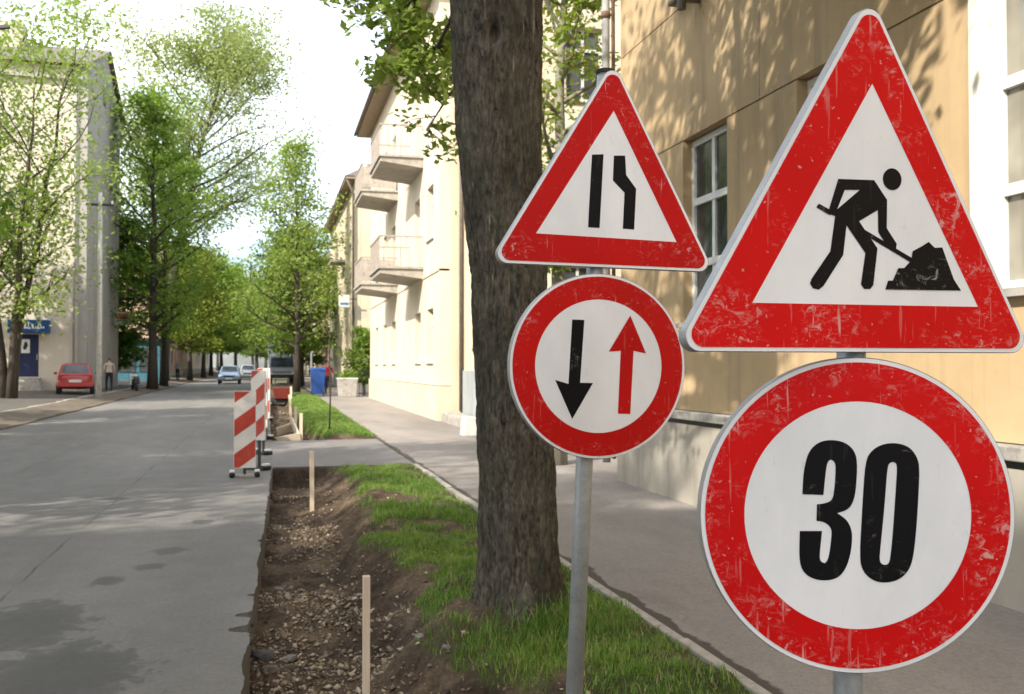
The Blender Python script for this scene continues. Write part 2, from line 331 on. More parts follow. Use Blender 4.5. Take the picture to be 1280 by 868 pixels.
# ------------------------------------------------------------------ ground, road, pavements, trench
def xe(Y): return min(-.205+Y*.0181, .07)
def ground():
    xs = [-1500, -200, -60, -12, -7.2, -6.6, -6.2, -.45, -.3, 2.21, 2.33, 30, 200, 1500]; ys = [-1500, -200, -60, -30, -29.8, 24.9, 48, 50, 120, 300, 1500]
    V = []; 
    for y in ys:
        for x in xs:
            z = min(gz(y), 1.1)-.03
            if -.4 < x < 2.25 and -29.9 < y < 49: z = -.85
            if -6.4 < x < 2.4 and not (-.4 < x < 2.25): z -= .03
            if x < -12.5 or x > 25: z -= .12
            V.append((x, y, z))
    n = len(xs); F = [(j*n+i, j*n+i+1, (j+1)*n+i+1, (j+1)*n+i) for j in range(len(ys)-1) for i in range(n-1)]
    tag(MB().add(V, F).build('ground', M['terrain']), 'bare ground beneath the street', None, None, 'structure')
ground()
def notch(y): return -.12*math.exp(-((y-5.93)/.07)**4)-.10*math.exp(-((y-6.27)/.055)**4)-.05*math.exp(-((y-6.8)/.03)**4)-.03*math.exp(-((y-8.9)/.05)**2)
def sheet(name, label, mat, fx0, fx1, y0, y1, dz=0, step=1.0, th=.3, nx=6, rag=0, cross=None):
    ys = (list(np.arange(y0, y1, step)) if name != 'road' else list(np.arange(y0, 3, 1.))+list(np.arange(3, 16, .03))+list(np.arange(16, y1, 1.)))+[y1]; V = []; n = nx+1
    for y in ys:
        a, b = fx0(y), fx1(y)
        if rag: b += rag*(fbm(np.array(y*2.3), np.array(.5))-.5)+rag*.5*(fbm(np.array(y*9.), np.array(3.5))-.5)
        for i in range(n):
            x = a+(b-a)*i/nx; V.append((x, y, gz(y)+dz+(cross(x, y) if cross else 0)))
    top = len(V); V += [(x, y, z-th) for x, y, z in V]
    m = len(ys); F = [(j*n+i, j*n+i+1, (j+1)*n+i+1, (j+1)*n+i) for j in range(m-1) for i in range(nx)]
    for j in range(m-1):
        F.append((j*n+nx, top+j*n+nx, top+(j+1)*n+nx, (j+1)*n+nx)); F.append((j*n, (j+1)*n, top+(j+1)*n, top+j*n))
    for i in range(nx):
        F.append((i, top+i, top+i+1, i+1)); F.append(((m-1)*n+i, (m-1)*n+i+1, top+(m-1)*n+i+1, top+(m-1)*n+i))
    o = MB().add(V, F).build(name, mat); tag(o, label, None, None, 'structure'); return o
sheet('road', 'grey asphalt street with damp stains', M['road'], lambda y: -6.3, lambda y: xe(y)+notch(y), -30, 320, 0, .25, .35, 10, .05)
sheet('crossing', 'asphalt drive crossing from street to pavement', M['drive'], lambda y: -.02, lambda y: 2.40, 15.35, 20.85, -.004, .25, .4, 6)
sheet('pavement', 'grey-brown asphalt pavement by the buildings', M['pave'], lambda y: 2.285, lambda y: 7.0, -30, 200, .008, 1, .4, 6)
def lcross(x, y): return .05+.20*float(sstep(-6.6, -9.2, x)) if x < -6.4 else .05
sheet('verge', 'dusty brown soil strip along the far kerb', M['dirtside'], lambda y: -7.75, lambda y: -6.33, -30, 300, 0, 1, .3, 8, .35,
      lambda x, y: .03+.11*float(sstep(-6.4, -7.6, x))+.05*float(fbm(np.array(x*2.1), np.array(y*.9)))-.02)
sheet('forecourt', 'dusty asphalt forecourt before the gable building', M['yard'], lambda y: -40, lambda y: -7.9, -30, 300, 0, 2, .3, 10, 0, lambda x, y: .16+.12*float(sstep(-7.9, -9.4, x)))

# trench and verge: one dug height field between street and pavement
def bank(Y):
    b = 1.10+.16*(fbm(Y*.55, Y*0+2.5)-.5)*2+.13*(fbm(Y*2.7, Y*0+9.1)-.5)*2+.06*(fbm(Y*8, Y*0+5.1)-.5)*2
    b = b+.18*np.exp(-((Y-13.6)/1.3)**2)-.16*np.exp(-((Y-5.35)/.4)**2)+.18*np.exp(-((Y-7.0)/.45)**2)+.42*np.exp(-((Y-3.9)/.75)**2)-.14*np.exp(-((Y-8.9)/.6)**2)
    return b
def height1(X, Y):
    b = bank(Y); t = sstep(b-.42, b+.10, X)
    floor = -.30+.10*(fbm(X*3, Y*3)-.5)+.06*(fbm(X*11, Y*11)-.5)+.10*sstep(.35, 1.0, X)+.05*np.sin(Y*1.9+X)
    top = .03+.13*(fbm(X*1.6+5, Y*1.6)-.5)+.07*(fbm(X*6+5, Y*6)-.5)+.05*np.exp(-((X-1.52)**2+(Y-5.8)**2)/.25)+.02*np.exp(-(X-b-.12)**2/.03)
    top = top-.03*sstep(2.0, 2.2, X)
    endc = sstep(15.33, 15.05, Y)
    z = floor*(1-t)+top*t+(.10*(fbm(X*5+3, Y*5)-.5)+.07*(fbm(X*13+3, Y*13)-.5))*(1-np.abs(2*t-1))
    return z*endc-.02*(1-endc), t
def grasscov(X, Y, t, seed=0):
    c = sstep(.62, .97, t+.25*(fbm(X*5+1, Y*5+8)-.5))*sstep(.36, .54, .6*fbm(X*2.1+seed, Y*2.1+4)+.4*fbm(X*7, Y*7+2))
    c = c*(1-.9*np.exp(-(((X-1.25)/.42)**2+((Y-4.25)/.42)**2)))*(1-.35*sstep(1.85, 2.15, X))
    c = c*(1-.75*sstep(.48, .62, fbm(X*1.3+11, Y*1.3+6))*sstep(.55, .2, X-bank(Y)))*(1-.6*sstep(1.7, 2.1, X)*sstep(.4, .55, fbm(X*3+2, Y*3+9)))
    c = c*(1-.9*np.exp(-((np.hypot(X-1.45, Y-5.75)-.34)/.18)**2)*sstep(.36, .52, fbm(X*4+3, Y*4+1)))
    c = c*(1-.8*np.exp(-(((X-1.28)/.16)**2+((Y-6.6)/.35)**2)))
    return np.clip(c, 0, 1)
def heightfield(name, label, x0, x1, y0, y1, nx, ny, hf, cov):
    X, Y = np.meshgrid(np.linspace(x0, x1, nx), np.linspace(y0, y1, ny)); z, t = hf(X, Y); c = cov(X, Y, t)
    V = np.stack([X, Y, z+GZ(Y)], -1).reshape(-1, 3); i = np.arange(nx-1); j = np.arange(ny-1)[:, None]
    a = (j*nx+i).ravel(); Fq = np.stack([a, a+1, a+nx+1, a+nx], 1)
    o = link(name, np_mesh(name, V, Fq, M['soil'], ('POINT', c.ravel()), True)); tag(o, label, None, None, 'structure'); return o
heightfield('trench', 'dug soil trench and grassy bank beside the street', -.30, 2.21, -6, 15.36, 140, 900, height1, grasscov)
def height2(X, Y):
    b = .92+.12*(fbm(Y*.6, Y*0+7.5)-.5)*2+.25*sstep(24, 21, Y); t = sstep(b-.15, b+.08, X)
    floor = -.33+.12*(fbm(X*3+9, Y*3)-.5)
    top = .03+.05*(fbm(X*2+5, Y*2+9)-.5)+.09*np.exp(-((X-1.55)/.4)**2)
    e = sstep(20.86, 21.25, Y); z = floor*(1-t)+top*t; return z*e+np.minimum(z, -.03)*(1-e), t*e
def cov2(X, Y, t): return np.clip(sstep(.6, .95, t)*sstep(.26, .42, fbm(X*1.9+8, Y*1.9)+.15*sstep(.9, 1.5, X)), 0, 1)
heightfield('trench', 'further trench and grassy bank past the crossing', -.05, 2.30, 20.8, 49.5, 60, 500, height2, cov2)

nr = np.random.default_rng(3)
def grass_blades(name, label, x0, x1, y0, y1, n, hf, cov, hmin, hmax, wid):
    X = nr.uniform(x0, x1, n); Y = nr.uniform(y0, y1, n); z, t = hf(X, Y); c = cov(X, Y, t)
    k = nr.random(n) < c; X, Y, z, c = X[k], Y[k], z[k], c[k]; n = len(X)
    tuft = .25+1.15*fbm(X*4, Y*4)**1.5+.9*np.exp(-((X-1.5)**2+(Y-5.4)**2)/.1)
    h = nr.uniform(hmin, hmax, n)*tuft; az = nr.uniform(0, 6.283, n); lean = nr.uniform(.1, .9, n)*h; ww = wid*nr.uniform(.7, 1.4, n)
    dx, dy = np.cos(az), np.sin(az); px, py = -dy, dx; zb = z+GZ(Y)-.01
    def P(f, s, zz): return np.stack([X+dx*lean*f+px*ww*s, Y+dy*lean*f+py*ww*s, zb+zz], -1)
    V = np.stack([P(0, -1, 0), P(0, 1, 0), P(.35, .75, h*.62), P(.35, -.75, h*.62), P(1, 0.12, h*.95), P(1, -.12, h*.95)], 1).reshape(-1, 3)
    b = np.arange(n)[:, None]*6; Fq = np.concatenate([b+np.array([0, 1, 2, 3]), b+np.array([3, 2, 4, 5])], 0)
    var = np.clip(.25+.5*fbm(X*1.7+2, Y*1.7)+nr.normal(0, .16, n)-.1, 0, 1); var = np.where(nr.random(n) < .09, 1., var)
    o = link(name, np_mesh(name, V, Fq, M['grass'], ('FACE', np.concatenate([var, var])))); tag(o, label, 'grass', None, 'stuff')
grass_blades('grass', 'fresh green grass on the bank round the tree', .7, 2.2, 2.0, 15.1, 150000, height1, grasscov, .03, .12, .0024)
grass_blades('grass', 'green grass on the bank past the crossing', .7, 2.28, 21.0, 49, 60000, height2, cov2, .05, .14, .006)

def scatter_stones(name, label, x0, x1, y0, y1, n, hf, keep, smin, smax):
    X = nr.uniform(x0, x1, n); Y = nr.uniform(y0, y1, n); z, t = hf(X, Y); k = nr.random(n) < keep(X, Y, t); X, Y, z = X[k], Y[k], z[k]; n = len(X)
    s = smin*(smax/smin)**(nr.random(n)**2.2); c = np.stack([X, Y, z+GZ(Y)+s*.25], -1)
    base = np.array([(1,0,0),(0,1,0),(-1,0,0),(0,-1,0),(0,0,1),(0,0,-1)], float); tri = np.array([(0,1,4),(1,2,4),(2,3,4),(3,0,4),(1,0,5),(2,1,5),(3,2,5),(0,3,5)])
    V = base[None]*nr.uniform(.45, 1.15, (n, 6, 1)); a = nr.uniform(0, 6.28, n); ca, sa = np.cos(a), np.sin(a); e = nr.uniform(.5, 1.4, n)
    V = V*np.stack([np.ones(n), e, np.full(n, .55)], -1)[:, None]
    til = nr.normal(0, .35, (n, 2)); V[..., 2] += V[..., 0]*til[:, :1]+V[..., 1]*til[:, 1:]
    Vx = V[..., 0]*ca[:, None]-V[..., 1]*sa[:, None]; Vy = V[..., 0]*sa[:, None]+V[..., 1]*ca[:, None]
    V = np.stack([Vx, Vy, V[..., 2]], -1)*s[:, None, None]+c[:, None]
    Fq = (np.arange(n)[:, None, None]*6+tri).reshape(-1, 3); var = np.repeat(np.clip(nr.normal(.5, .22, n), 0, 1), 8)
    o = link(name, np_mesh(name, V.reshape(-1, 3), Fq, M['stones'], ('FACE', var))); tag(o, label, 'gravel', None, 'stuff')
def keep1(X, Y, t):
    g = sstep(.46, .62, .7*fbm(X*2.2+1, Y*1.4+7)+.3*fbm(X*8, Y*8)+.22*sstep(8.2, 5.5, Y)-.1*sstep(10, 13, Y)-.18*sstep(.5, .95, X))
    return np.clip((.05+.8*g)*(1-t)**2+.03*t, 0, 1)
scatter_stones('gravel', 'loose brown gravel and chippings on the trench floor', -.14, 1.5, 3.0, 15.2, 60000, height1, keep1, .005, .032)
scatter_stones('gravel', 'loose chippings in the trench past the crossing', 0, .95, 21, 40, 6000, height2, lambda X, Y, t: .5*(1-t), .012, .05)
def rock_mesh(seed, sx, sy, sz, mat, name='stone'):
    rg = random.Random(seed); bm = bmesh.new(); bmesh.ops.create_icosphere(bm, subdivisions=2, radius=1)
    for v in bm.verts:
        k = 1+rg.uniform(-.2, .16); v.co = Vector((max(-.8, min(.8, v.co.x*k))*sx, max(-.82, min(.82, v.co.y*k))*sy, max(-.7, min(.7, v.co.z*k))*sz))
    me = bpy.data.meshes.new(name); bm.to_mesh(me); bm.free(); me.materials.append(mat); return me
M['chunk'] = pm('broken_asphalt', (.085, .08, .078), (.04, .037, .035), 9, .9, .6, 60, .01); M['rock'] = pm('grey_field_stone', (.24, .22, .20), (.14, .125, .11), 6, .9, .5, 60, .01)
for i, (x, y, zz, a, b, c, rz, lab) in enumerate([(-.15, 5.93, -.06, .10, .06, .035, .3, 'black asphalt slab sagging in the wider torn notch of the road edge'), (-.13, 6.27, -.06, .08, .05, .03, 1.2, 'black asphalt lump in the narrower torn notch of the road edge'), (-.02, 6.06, -.2, .09, .06, .04, .5, 'black asphalt lump fallen to the trench floor under the notches')]):
    o = link('asphalt_chunk', rock_mesh(i+11, a, b, c, M['chunk']), None, 0, (x, y, zz), (.1, .25, rz)); tag(o, lab, 'asphalt', 'torn asphalt lumps at the trench edge')
for i, (x, y, s, lab) in enumerate([(.32, 4.85, .07, 'flat grey stone in the gravel beside the tall wooden stake'), (.25, 5.02, .055, 'small grey stone lying against a flat grey stone in the trench'), (.02, 6.15, .07, 'grey stone under the torn asphalt lip of the trench'), (.14, 6.3, .055, 'small grey stone just off the torn asphalt lip'), (.86, 5.55, .04, 'pale pebble on the dark soil near the tree foot'), (.10, 8.4, .05, 'grey stone half sunk near the road side of the trench'), (.95, 5.2, .035, 'lone pale pebble on dark soil below the grass')]):
    z = float(height1(np.array(x), np.array(y))[0]); o = link('stone', rock_mesh(i+31, s, s*.8, s*.45, M['rock']), None, 0, (x, y, z+s*.18), (.1, .1, i*1.3)); tag(o, lab, 'stone', 'stones lying in the trench')

# pavement edging stones
edge = empty('kerb', (0, 0, 0)); tag(edge, 'thin pale concrete edging between grass and pavement', None, None, 'structure')
y = -5.0; k = 0
emesh = None
while y < 14.2:
    mb = MB().box(-.035, .035, .006, .992, -.25, .035)
    if emesh is None: o = mb.build('edging_stone', M['kerb'], edge, False, .008); emesh = o.data
    else: o = link('edging_stone', emesh, edge, .008)
    o.location = (2.245+random.uniform(-.006, .006), y, random.uniform(-.012, .008)); o.rotation_euler = (random.uniform(-.006, .006), random.uniform(-.04, .04), random.uniform(-.006, .006)); y += 1.0
lk = empty('kerb', (0, 0, 0)); tag(lk, 'pale kerb stones along the far side of the street', None, None, 'structure')
kmesh = None
for i in range(62):
    y = 4+i*1.5
    if kmesh is None: o = MB().box(-.08, .08, .01, 1.48, -.2, .17).build('kerb_stone', M['kerb'], lk, False, .015); kmesh = o.data
    else: o = link('kerb_stone', kmesh, lk, .015)
    o.location = (-7.82+random.uniform(-.02, .02), y, gz(y)+random.uniform(-.03, .02)); o.rotation_euler = (0, random.uniform(-.05, .05), random.uniform(-.012, .012))

# ------------------------------------------------------------------ buildings
def window(parent, face, u0, u1, z0, z1, depth=.14, fr='white', gl='glass', rails=(), muls=(.5,), frame=.06, sill=True, surround=None):
    """face: function (u, z, d) -> world point, d metres outwards from the wall plane"""
    def bx(mb, a0, a1, b0, b1, d0, d1):
        p = [face(u, z, d) for z in (b0, b1) for (u, d) in ((a0, d0), (a1, d0), (a1, d1), (a0, d1))]; mb.hexa(p)
    f = MB(); bx(f, u0, u0+frame, z0, z1, -depth, -depth+.05); bx(f, u1-frame, u1, z0, z1, -depth, -depth+.05)
    bx(f, u0+frame, u1-frame, z0, z0+frame, -depth, -depth+.05); bx(f, u0+frame, u1-frame, z1-frame, z1, -depth, -depth+.05)
    for m in muls: c = u0+(u1-u0)*m; bx(f, c-frame*.5, c+frame*.5, z0+frame, z1-frame, -depth+.002, -depth+.046)
    wn = f.build('window', M[fr], parent)
    for q in rails: r = MB(); c = z0+(z1-z0)*q; bx(r, u0+frame, u1-frame, c-frame*.55, c+frame*.55, -depth-.002, -depth+.06); r.build('glazing_bar', M[fr], wn)
    ub = [u0+frame]+sum([[u0+(u1-u0)*m-frame*.5, u0+(u1-u0)*m+frame*.5] for m in muls], [])+[u1-frame]
    for i in range(0, len(ub), 2):
        g = MB(); bx(g, ub[i], ub[i+1], z0+frame, z1-frame, -depth+.012, -depth+.02); g.build('pane', M[gl], wn)
    if sill: s = MB(); bx(s, u0-.06, u1+.06, z0-.05, z0+.005, -depth+.03, .07); s.build('sill', M['concrete'] if fr == 'white' else M[fr], wn)
    return wn
def wall_with_openings(face, u0, u1, z0, z1, ops, depth=.3, mb=None):
    """solid wall strip broken by openings (ua, ub, za, zb) given from u0 on"""
    mb = mb or MB()
    def bx(a0, a1, b0, b1):
        if a1-a0 < 1e-4 or b1-b0 < 1e-4: return
        mb.hexa([face(u, z, d) for z in (b0, b1) for (u, d) in ((a0, -depth), (a1, -depth), (a1, 0), (a0, 0))])
    us = sorted(set([u0, u1]+[o[0] for o in ops]+[o[1] for o in ops]))
    for a, b in zip(us[:-1], us[1:]):
        col = sorted([(o[2], o[3]) for o in ops if o[0] <= a+1e-6 and o[1] >= b-1e-6]); z = z0
        for c, d in col: bx(a, b, z, c); z = d
        bx(a, b, z, z1)
    return mb

# --- ochre building on the right
XO = 4.65
och = empty('ochre_building', (XO, 0, 0), 'ochre plastered building with panel joints and weathered plinth beside the pavement', 'building')
fo = lambda u, z, d: (-d, u, z)           # local to the empty, wall plane at x = 0, outwards -X
wins = [(9.15, 10.25), (6.68, 7.78), (4.30, 5.45), (1.75, 2.85), (-.7, .4)]
core = MB().box(.32, 9, -10, 12.0, -.2, 14); core.build('rear_wall', M['ochre'], och)
yb = [-10, -3.2, 3.2, 8.46, 12.27]        # vertical joints of the render
seams_low = [-10, -3.2, -.95, .65, 1.5, 3.1, 3.97, 5.57, 6.43, 8.03, 8.90, 10.5, 12.27]
for za, zb in ((1.06, 4.165),):
    for a, b in zip(seams_low[:-1], seams_low[1:]):
        ops = [(p, q, 2.05, 4.165) for p, q in wins if p > a and q < b]
        wall_with_openings(fo, a+.0015, b-.0015, za, zb-.006, [(p, q, r_, zb-.006) for p, q, r_, s_ in ops]).build('wall_panel', M['ochre'], och)
up_w = [(9.15, 10.25), (6.68, 7.78), (4.22, 5.32), (1.75, 2.85)]
for (za, zb, hasw) in ((4.177, 5.742, 0), (5.758, 8.6, 1), (8.612, 11.2, 0), (11.212, 14, 1)):
    for a, b in zip(yb[:-1], yb[1:]):
        ops = [(p, q, za+.05, za+2.1) for p, q in up_w if hasw and p > a and q < b]
        wall_with_openings(fo, a+.004, b-.004, za, zb, ops).build('wall_panel', M['ochre'], och)
fbk = lambda u, z, d: (.02-d, u, z)
wall_with_openings(fbk, -10, 12.262, 1.0, 14, [(p-.012, q+.012, 2.03, 4.2) for p, q in wins]+[(p-.012, q+.012, 5.79, 7.88) for p, q in up_w]+[(p-.012, q+.012, 11.24, 13.33) for p, q in up_w], .28).build('joint_backing', M['plinth'], och)
MB().box(-.05, .30, -10, 12.30, -.2, .90).build('plinth', M['plinth'], och)
MB().box(-.11, .30, -10, 12.33, .955, 1.05).build('plinth_ledge', M['concrete'], och, False, .01)
MB().box(-.045, .30, -10, 12.29, .90, .955).build('ledge_gap', M['darkmetal'], och)
for i, (p, q) in enumerate(wins):
    window(och, fo, p, q, 2.05, 4.159, .16, 'white', 'glass' if i < 2 else 'curtain', (.32, .66), (.5,), .07)
for p, q in up_w:
    window(och, fo, p, q, 5.808, 7.858, .16, 'offwhite', 'glass', (.66,), (.5,), .07); window(och, fo, p, q, 11.262, 13.312, .16, 'offwhite', 'glass', (.66,), (.5,), .07)
    MB().box(-.14, -.003, p-.1, q+.1, 5.765, 5.80).build('upper_sill', M['brownpipe'], och)
for a, b, c, d in ((5.452, 5.56, 1.98, 4.15), (4.19, 4.298, 1.98, 4.15)): MB().box(-.012, -.002, a, b, c, d).build('white_band', M['whitewall'], och)  # white vertical bands on the wall at both sides of the third window
MB().box(-.012, .155, 5.435, 5.4515, 2.06, 4.15).build('white_reveal_strip', M['whitewall'], och)  # white strip over the far reveal of the same window
dp = MB().tube([(-.16, 12.42, .25), (-.16, 12.42, 13.6)], .055, 12); p = dp.build('downpipe', M['pipe'], och, True)
for z in (1.6, 4.0, 6.35, 8.6): MB().tube([(-.16, 12.42, z), (-.16, 12.42, z+.09)], .066, 12).build('pipe_collar', M['rustpipe'], p, True)
MB().tube([(-.07, 12.37, .3), (-.07, 12.37, 13.6)], .028, 8).build('conduit', M['rustpipe'], och, True)
br = MB().box(-.26, -.003, 9.75, 9.83, 5.62, 5.66); br.tube([(-.22, 9.79, 5.52), (-.22, 9.79, 5.66)], .05, 10); br.build('wall_bracket', M['brownpipe'], och)
MB().box(-.5, 9.2, -10.2, 12.6, 14, 14.25).build('roof', M['roof'], och)

# --- cream apartment building with balconies
XC = 4.72
crm = empty('apartment_building', (XC, 27, 0), 'sunlit cream apartment building with four balconies over the pavement', 'building')
fc = lambda u, z, d: (-d, u, z)
L2, H2 = 19.0, 12.6
cw = []
for zb in (1.55, 5.25, 8.75):
    for u in (1.0, 12.6, 15.6): cw.append((u, u+1.15, zb+.15, zb+1.75))
for zb in (4.65, 8.15):
    for u in (3.6, 9.7): cw.append((u, u+1.1, zb, zb+2.35))
for u in (3.4, 9.6): cw.append((u, u+1.15, 1.7, 3.3))
wall_with_openings(fc, 0, L2, 1.02, H2, cw, .35).build('wall', M['cream'], crm)
MB().box(.36, 9, .36, L2, -.1, H2).build('inner_wall', M['bluegrey'], crm)
MB().box(-.06, .34, -.06, L2, -.1, 1.0).build('plinth', M['cream2'], crm)
MB().box(.352, .70, .004, .35, 1.02, H2-.02).build('return_wall', M['cream2'], crm)
MB().box(.342, .72, -.057, .352, -.1, 1.015).build('return_plinth', M['cream2'], crm)
MB().box(-.03, .30, .0, L2, 4.30, 4.36).build('string_course', M['cream2'], crm)
for u0_, u1_, z0_, z1_ in cw: window(crm, fc, u0_, u1_, z0_, z1_, .2, 'offwhite', 'glass', (.7,), (.5,), .06, z1_-z0_ < 2)
ev = MB().hexa([(-.62, -.5, H2), (9.4, -.5, H2), (9.4, L2+.4, H2), (-.62, L2+.4, H2), (-.66, -.5, H2+.12), (9.4, -.5, H2+.12), (9.4, L2+.4, H2+.12), (-.66, L2+.4, H2+.12)]).build('eaves', M['soffit'], crm)
MB().hexa([(-.7, -.55, H2+.12), (9.5, -.55, H2+.12), (9.5, L2+.45, H2+.12), (-.7, L2+.45, H2+.12), (4.2, -.55, H2+2.3), (4.6, -.55, H2+2.3), (4.6, L2+.45, H2+2.3), (4.2, L2+.45, H2+2.3)]).build('roof', M['roof'], crm)
MB().tube([(-.72, -.5, H2+.1), (-.72, L2+.4, H2+.1)], .07, 8).build('gutter', M['brownpipe'], crm)
def balcony(u0, z, name='balcony', rail='railing', solid=False):
    b = MB().hexa([(-1.35, u0, z-.14), (0, u0, z-.30), (0, u0+2.9, z-.30), (-1.35, u0+2.9, z-.14), (-1.35, u0, z), (0, u0, z), (0, u0+2.9, z), (-1.35, u0+2.9, z)]).build(name, M['slab'], crm)
    MB().box(-1.41, -.001, u0-.06, u0+2.96, z+.001, z+.07).build('slab_edge', M['concrete'], b)
    t = MB().box(-1.38, -1.33, u0, u0+2.9, z+1.0, z+1.05).box(-1.33, 0, u0, u0+.05, z+1.0, z+1.05).box(-1.33, 0, u0+2.85, u0+2.9, z+1.0, z+1.05); t.build('handrail', M[rail], b)
    bal = MB()
    for i in range(2, 29, 2): bal.box(-1.365, -1.345, u0+i*.1, u0+i*.1+.02, z+.07, z+1.0)
    for k in (0.015, 2.865):
        for i in range(7): bal.box(-1.33+i*.2, -1.31+i*.2, u0+k, u0+k+.02, z+.07, z+1.0)
    tag(bal.build('balusters', M[rail], b), None, None, None, 'stuff')
    if solid: MB().box(-1.345, -1.325, u0+.05, u0+2.85, z+.15, z+.95).box(-1.32, -.1, u0+.02, u0+.035, z+.15, z+.95).build('infill_panel', M['slab'], b)
for z in (4.62, 8.12): balcony(2.9, z); balcony(9.0, z, 'balcony', 'railing', True)
# set-back wing with grey-blue plinth
wing = empty('house_wing', (5.42, 19.6, 0), 'set-back tan wing with blue-grey plinth next to the cream apartments', 'building')
fw = lambda u, z, d: (-d, u, z); fe = lambda u, z, d: (u, -d, z)
ow = [(2.0, 3.1, 2.1, 3.9), (5.0, 6.1, 2.1, 3.9), (2.0, 3.1, 5.6, 7.3), (5.0, 6.1, 5.6, 7.3)]
wall_with_openings(fw, 0, 7.4, 1.45, H2, ow).build('wall', M['cream2'], wing)
for o_ in ow: window(wing, fw, *o_, .16, 'offwhite', 'glass', (.7,))
oe = [(.55, 1.55, 1.9, 3.75), (.75, 1.6, 7.3, 8.9), (.55, 1.55, 4.7, 6.2), (4.5, 5.6, 4.7, 6.3)]
wall_with_openings(fe, .301, 8, 1.45, H2, oe).build('end_wall', M['cream'], wing)
for o_ in oe: window(wing, fe, *o_, .16, 'offwhite', 'glass', (.7,))
MB().box(.4, 8, .35, 7.3, 0, H2).build('inner_wall', M['bluegrey'], wing)
MB().box(-.05, 8, -.05, 7.35, -.1, 1.45).build('plinth', M['bluegrey'], wing)
MB().box(-.5, 8.4, -.5, 7.4, H2, H2+.15).build('eaves', M['soffit'], wing)
dp = MB().tube([(-.08, 7.28, .3), (-.08, 7.28, H2)], .06, 10); dp.build('downpipe', M['brownpipe'], wing, True)
st = empty('stone_step', (4.98, 22.3, .008), 'low rough concrete step along the foot of the tan wing', 'step'); 
for i in range(4): MB().box(-.22, .3, i*1.15, i*1.15+1.12, -.05, .24+.02*(i % 2)).build('block', M['concrete'], st, False, .03)
tag(MB().hexa([(-.17, -.2, -.03), (.2, -.2, -.03), (.2, .2, -.03), (-.17, .2, -.03), (-.13, -.17, .42), (.16, -.17, .40), (.16, .17, .40), (-.13, .17, .42)]).build('stone_block', M['offwhite'], None, False, .03, (4.42, 21.4, .01)), 'pale squat stone block at the end of the low step', 'block')

def house(name, label, loc, L, D, H, mat, floors, rows, roofh, side=-1, winmat='offwhite', near_end=True, plinth='plinth', signs=None):
    """side -1: street front towards -X (right side of the street), +1: towards +X"""
    root = empty(name, loc, label, 'building'); s = side
    ff = (lambda u, z, d: (-d, u, z)) if s < 0 else (lambda u, z, d: (d, L-u, z))
    ops = []
    for zb, hh in floors:
        for u in rows: ops.append((u, u+1.1, zb, zb+hh))
    wall_with_openings(ff, 0, L, .9, H, ops, .3).build('wall', M[mat], root)
    a, b = (.31, D) if s < 0 else (-D, -.31)
    MB().box(a, b, 0.001, L-.001, -.3, H-.01).build('end_wall', M[mat], root)
    MB().box(min(a, b)-.36*(s < 0), max(a, b)+.36*(s > 0), -.05, L+.05, -.3, .9).build('plinth', M[plinth], root)
    for o_ in ops: window(root, ff, *o_, .16, winmat, 'glass', (.68,), (.5,), .06, True)
    e = .55; x0, x1 = (-e, D) if s < 0 else (-D, e)
    MB().box(x0, x1, -.4, L+.4, H, H+.15).build('eaves', M['soffit'], root)
    xm = (x0+x1)/2
    rf = MB().hexa([(x0-.05, -.45, H+.151), (x1+.05, -.45, H+.151), (x1+.05, L+.45, H+.151), (x0-.05, L+.45, H+.151), (xm-.1, -.4 if not near_end else 2.5, H+roofh), (xm+.1, -.4 if not near_end else 2.5, H+roofh), (xm+.1, L-2.5, H+roofh), (xm-.1, L-2.5, H+roofh)]).build('roof', M['roof'], root)
    MB().box(xm-.4, xm+.4, L*.3, L*.3+.8, H+roofh-.8, H+roofh+1.0).build('chimney', M['brick'], rf)
    return root
h3 = house('apartment_building', 'pale yellow apartment building with hipped roof beyond the cream balconies', (4.72, 54.5, .1), 22, 9, 12.0, 'cream2', ((1.9, 1.7), (5.3, 1.7), (8.7, 1.7)), (2.4, 6, 9.6, 13.2, 17), 3.0)
MB().tube([(-.5, -.45, 11.9), (-.1, -.12, 11.2), (-.1, -.12, .2)], .07, 8).build('downpipe', M['brownpipe'], h3, True)
MB().box(-.9, -.001, 7, 9.4, 8.1, 8.25).build('balcony', M['slab'], h3)
house('brick_house', 'red-brown house standing past the pale yellow apartments', (5.0, 82, .2), 24, 9, 9.5, 'pinkwall', ((1.8, 1.7), (5.2, 1.7)), (3, 7, 11, 15, 19), 3.2)
house('town_house', 'cream house past the red-brown house', (5.0, 112, .3), 40, 9, 13, 'cream', ((1.8, 1.7), (5.2, 1.7), (8.6, 1.7)), (3, 8, 13, 18, 23, 28, 33), 3.2)
house('town_house', 'dusty pink house behind the teal kiosk', (-10.2, 99, .3), 26, 9, 11.5, 'pinkwall', ((1.6, 1.8), (5.0, 1.7), (8.2, 1.6)), (2.5, 6, 9.5, 13, 16.5, 20), 3, 1)
house('town_house', 'cream house beyond the dusty pink house', (-9.6, 128, .4), 40, 9, 14, 'cream', ((1.6, 1.8), (5.0, 1.7), (8.6, 1.6)), (3, 8, 13, 18, 23, 28, 33), 3, 1)
house('town_house', 'tall pale house closing the far end of the street', (-14, 232, .8), 26, 12, 15, 'leftwall', ((1.6, 1.8), (5.0, 1.7), (8.6, 1.6)), (3, 8, 13, 18), 3, 1)
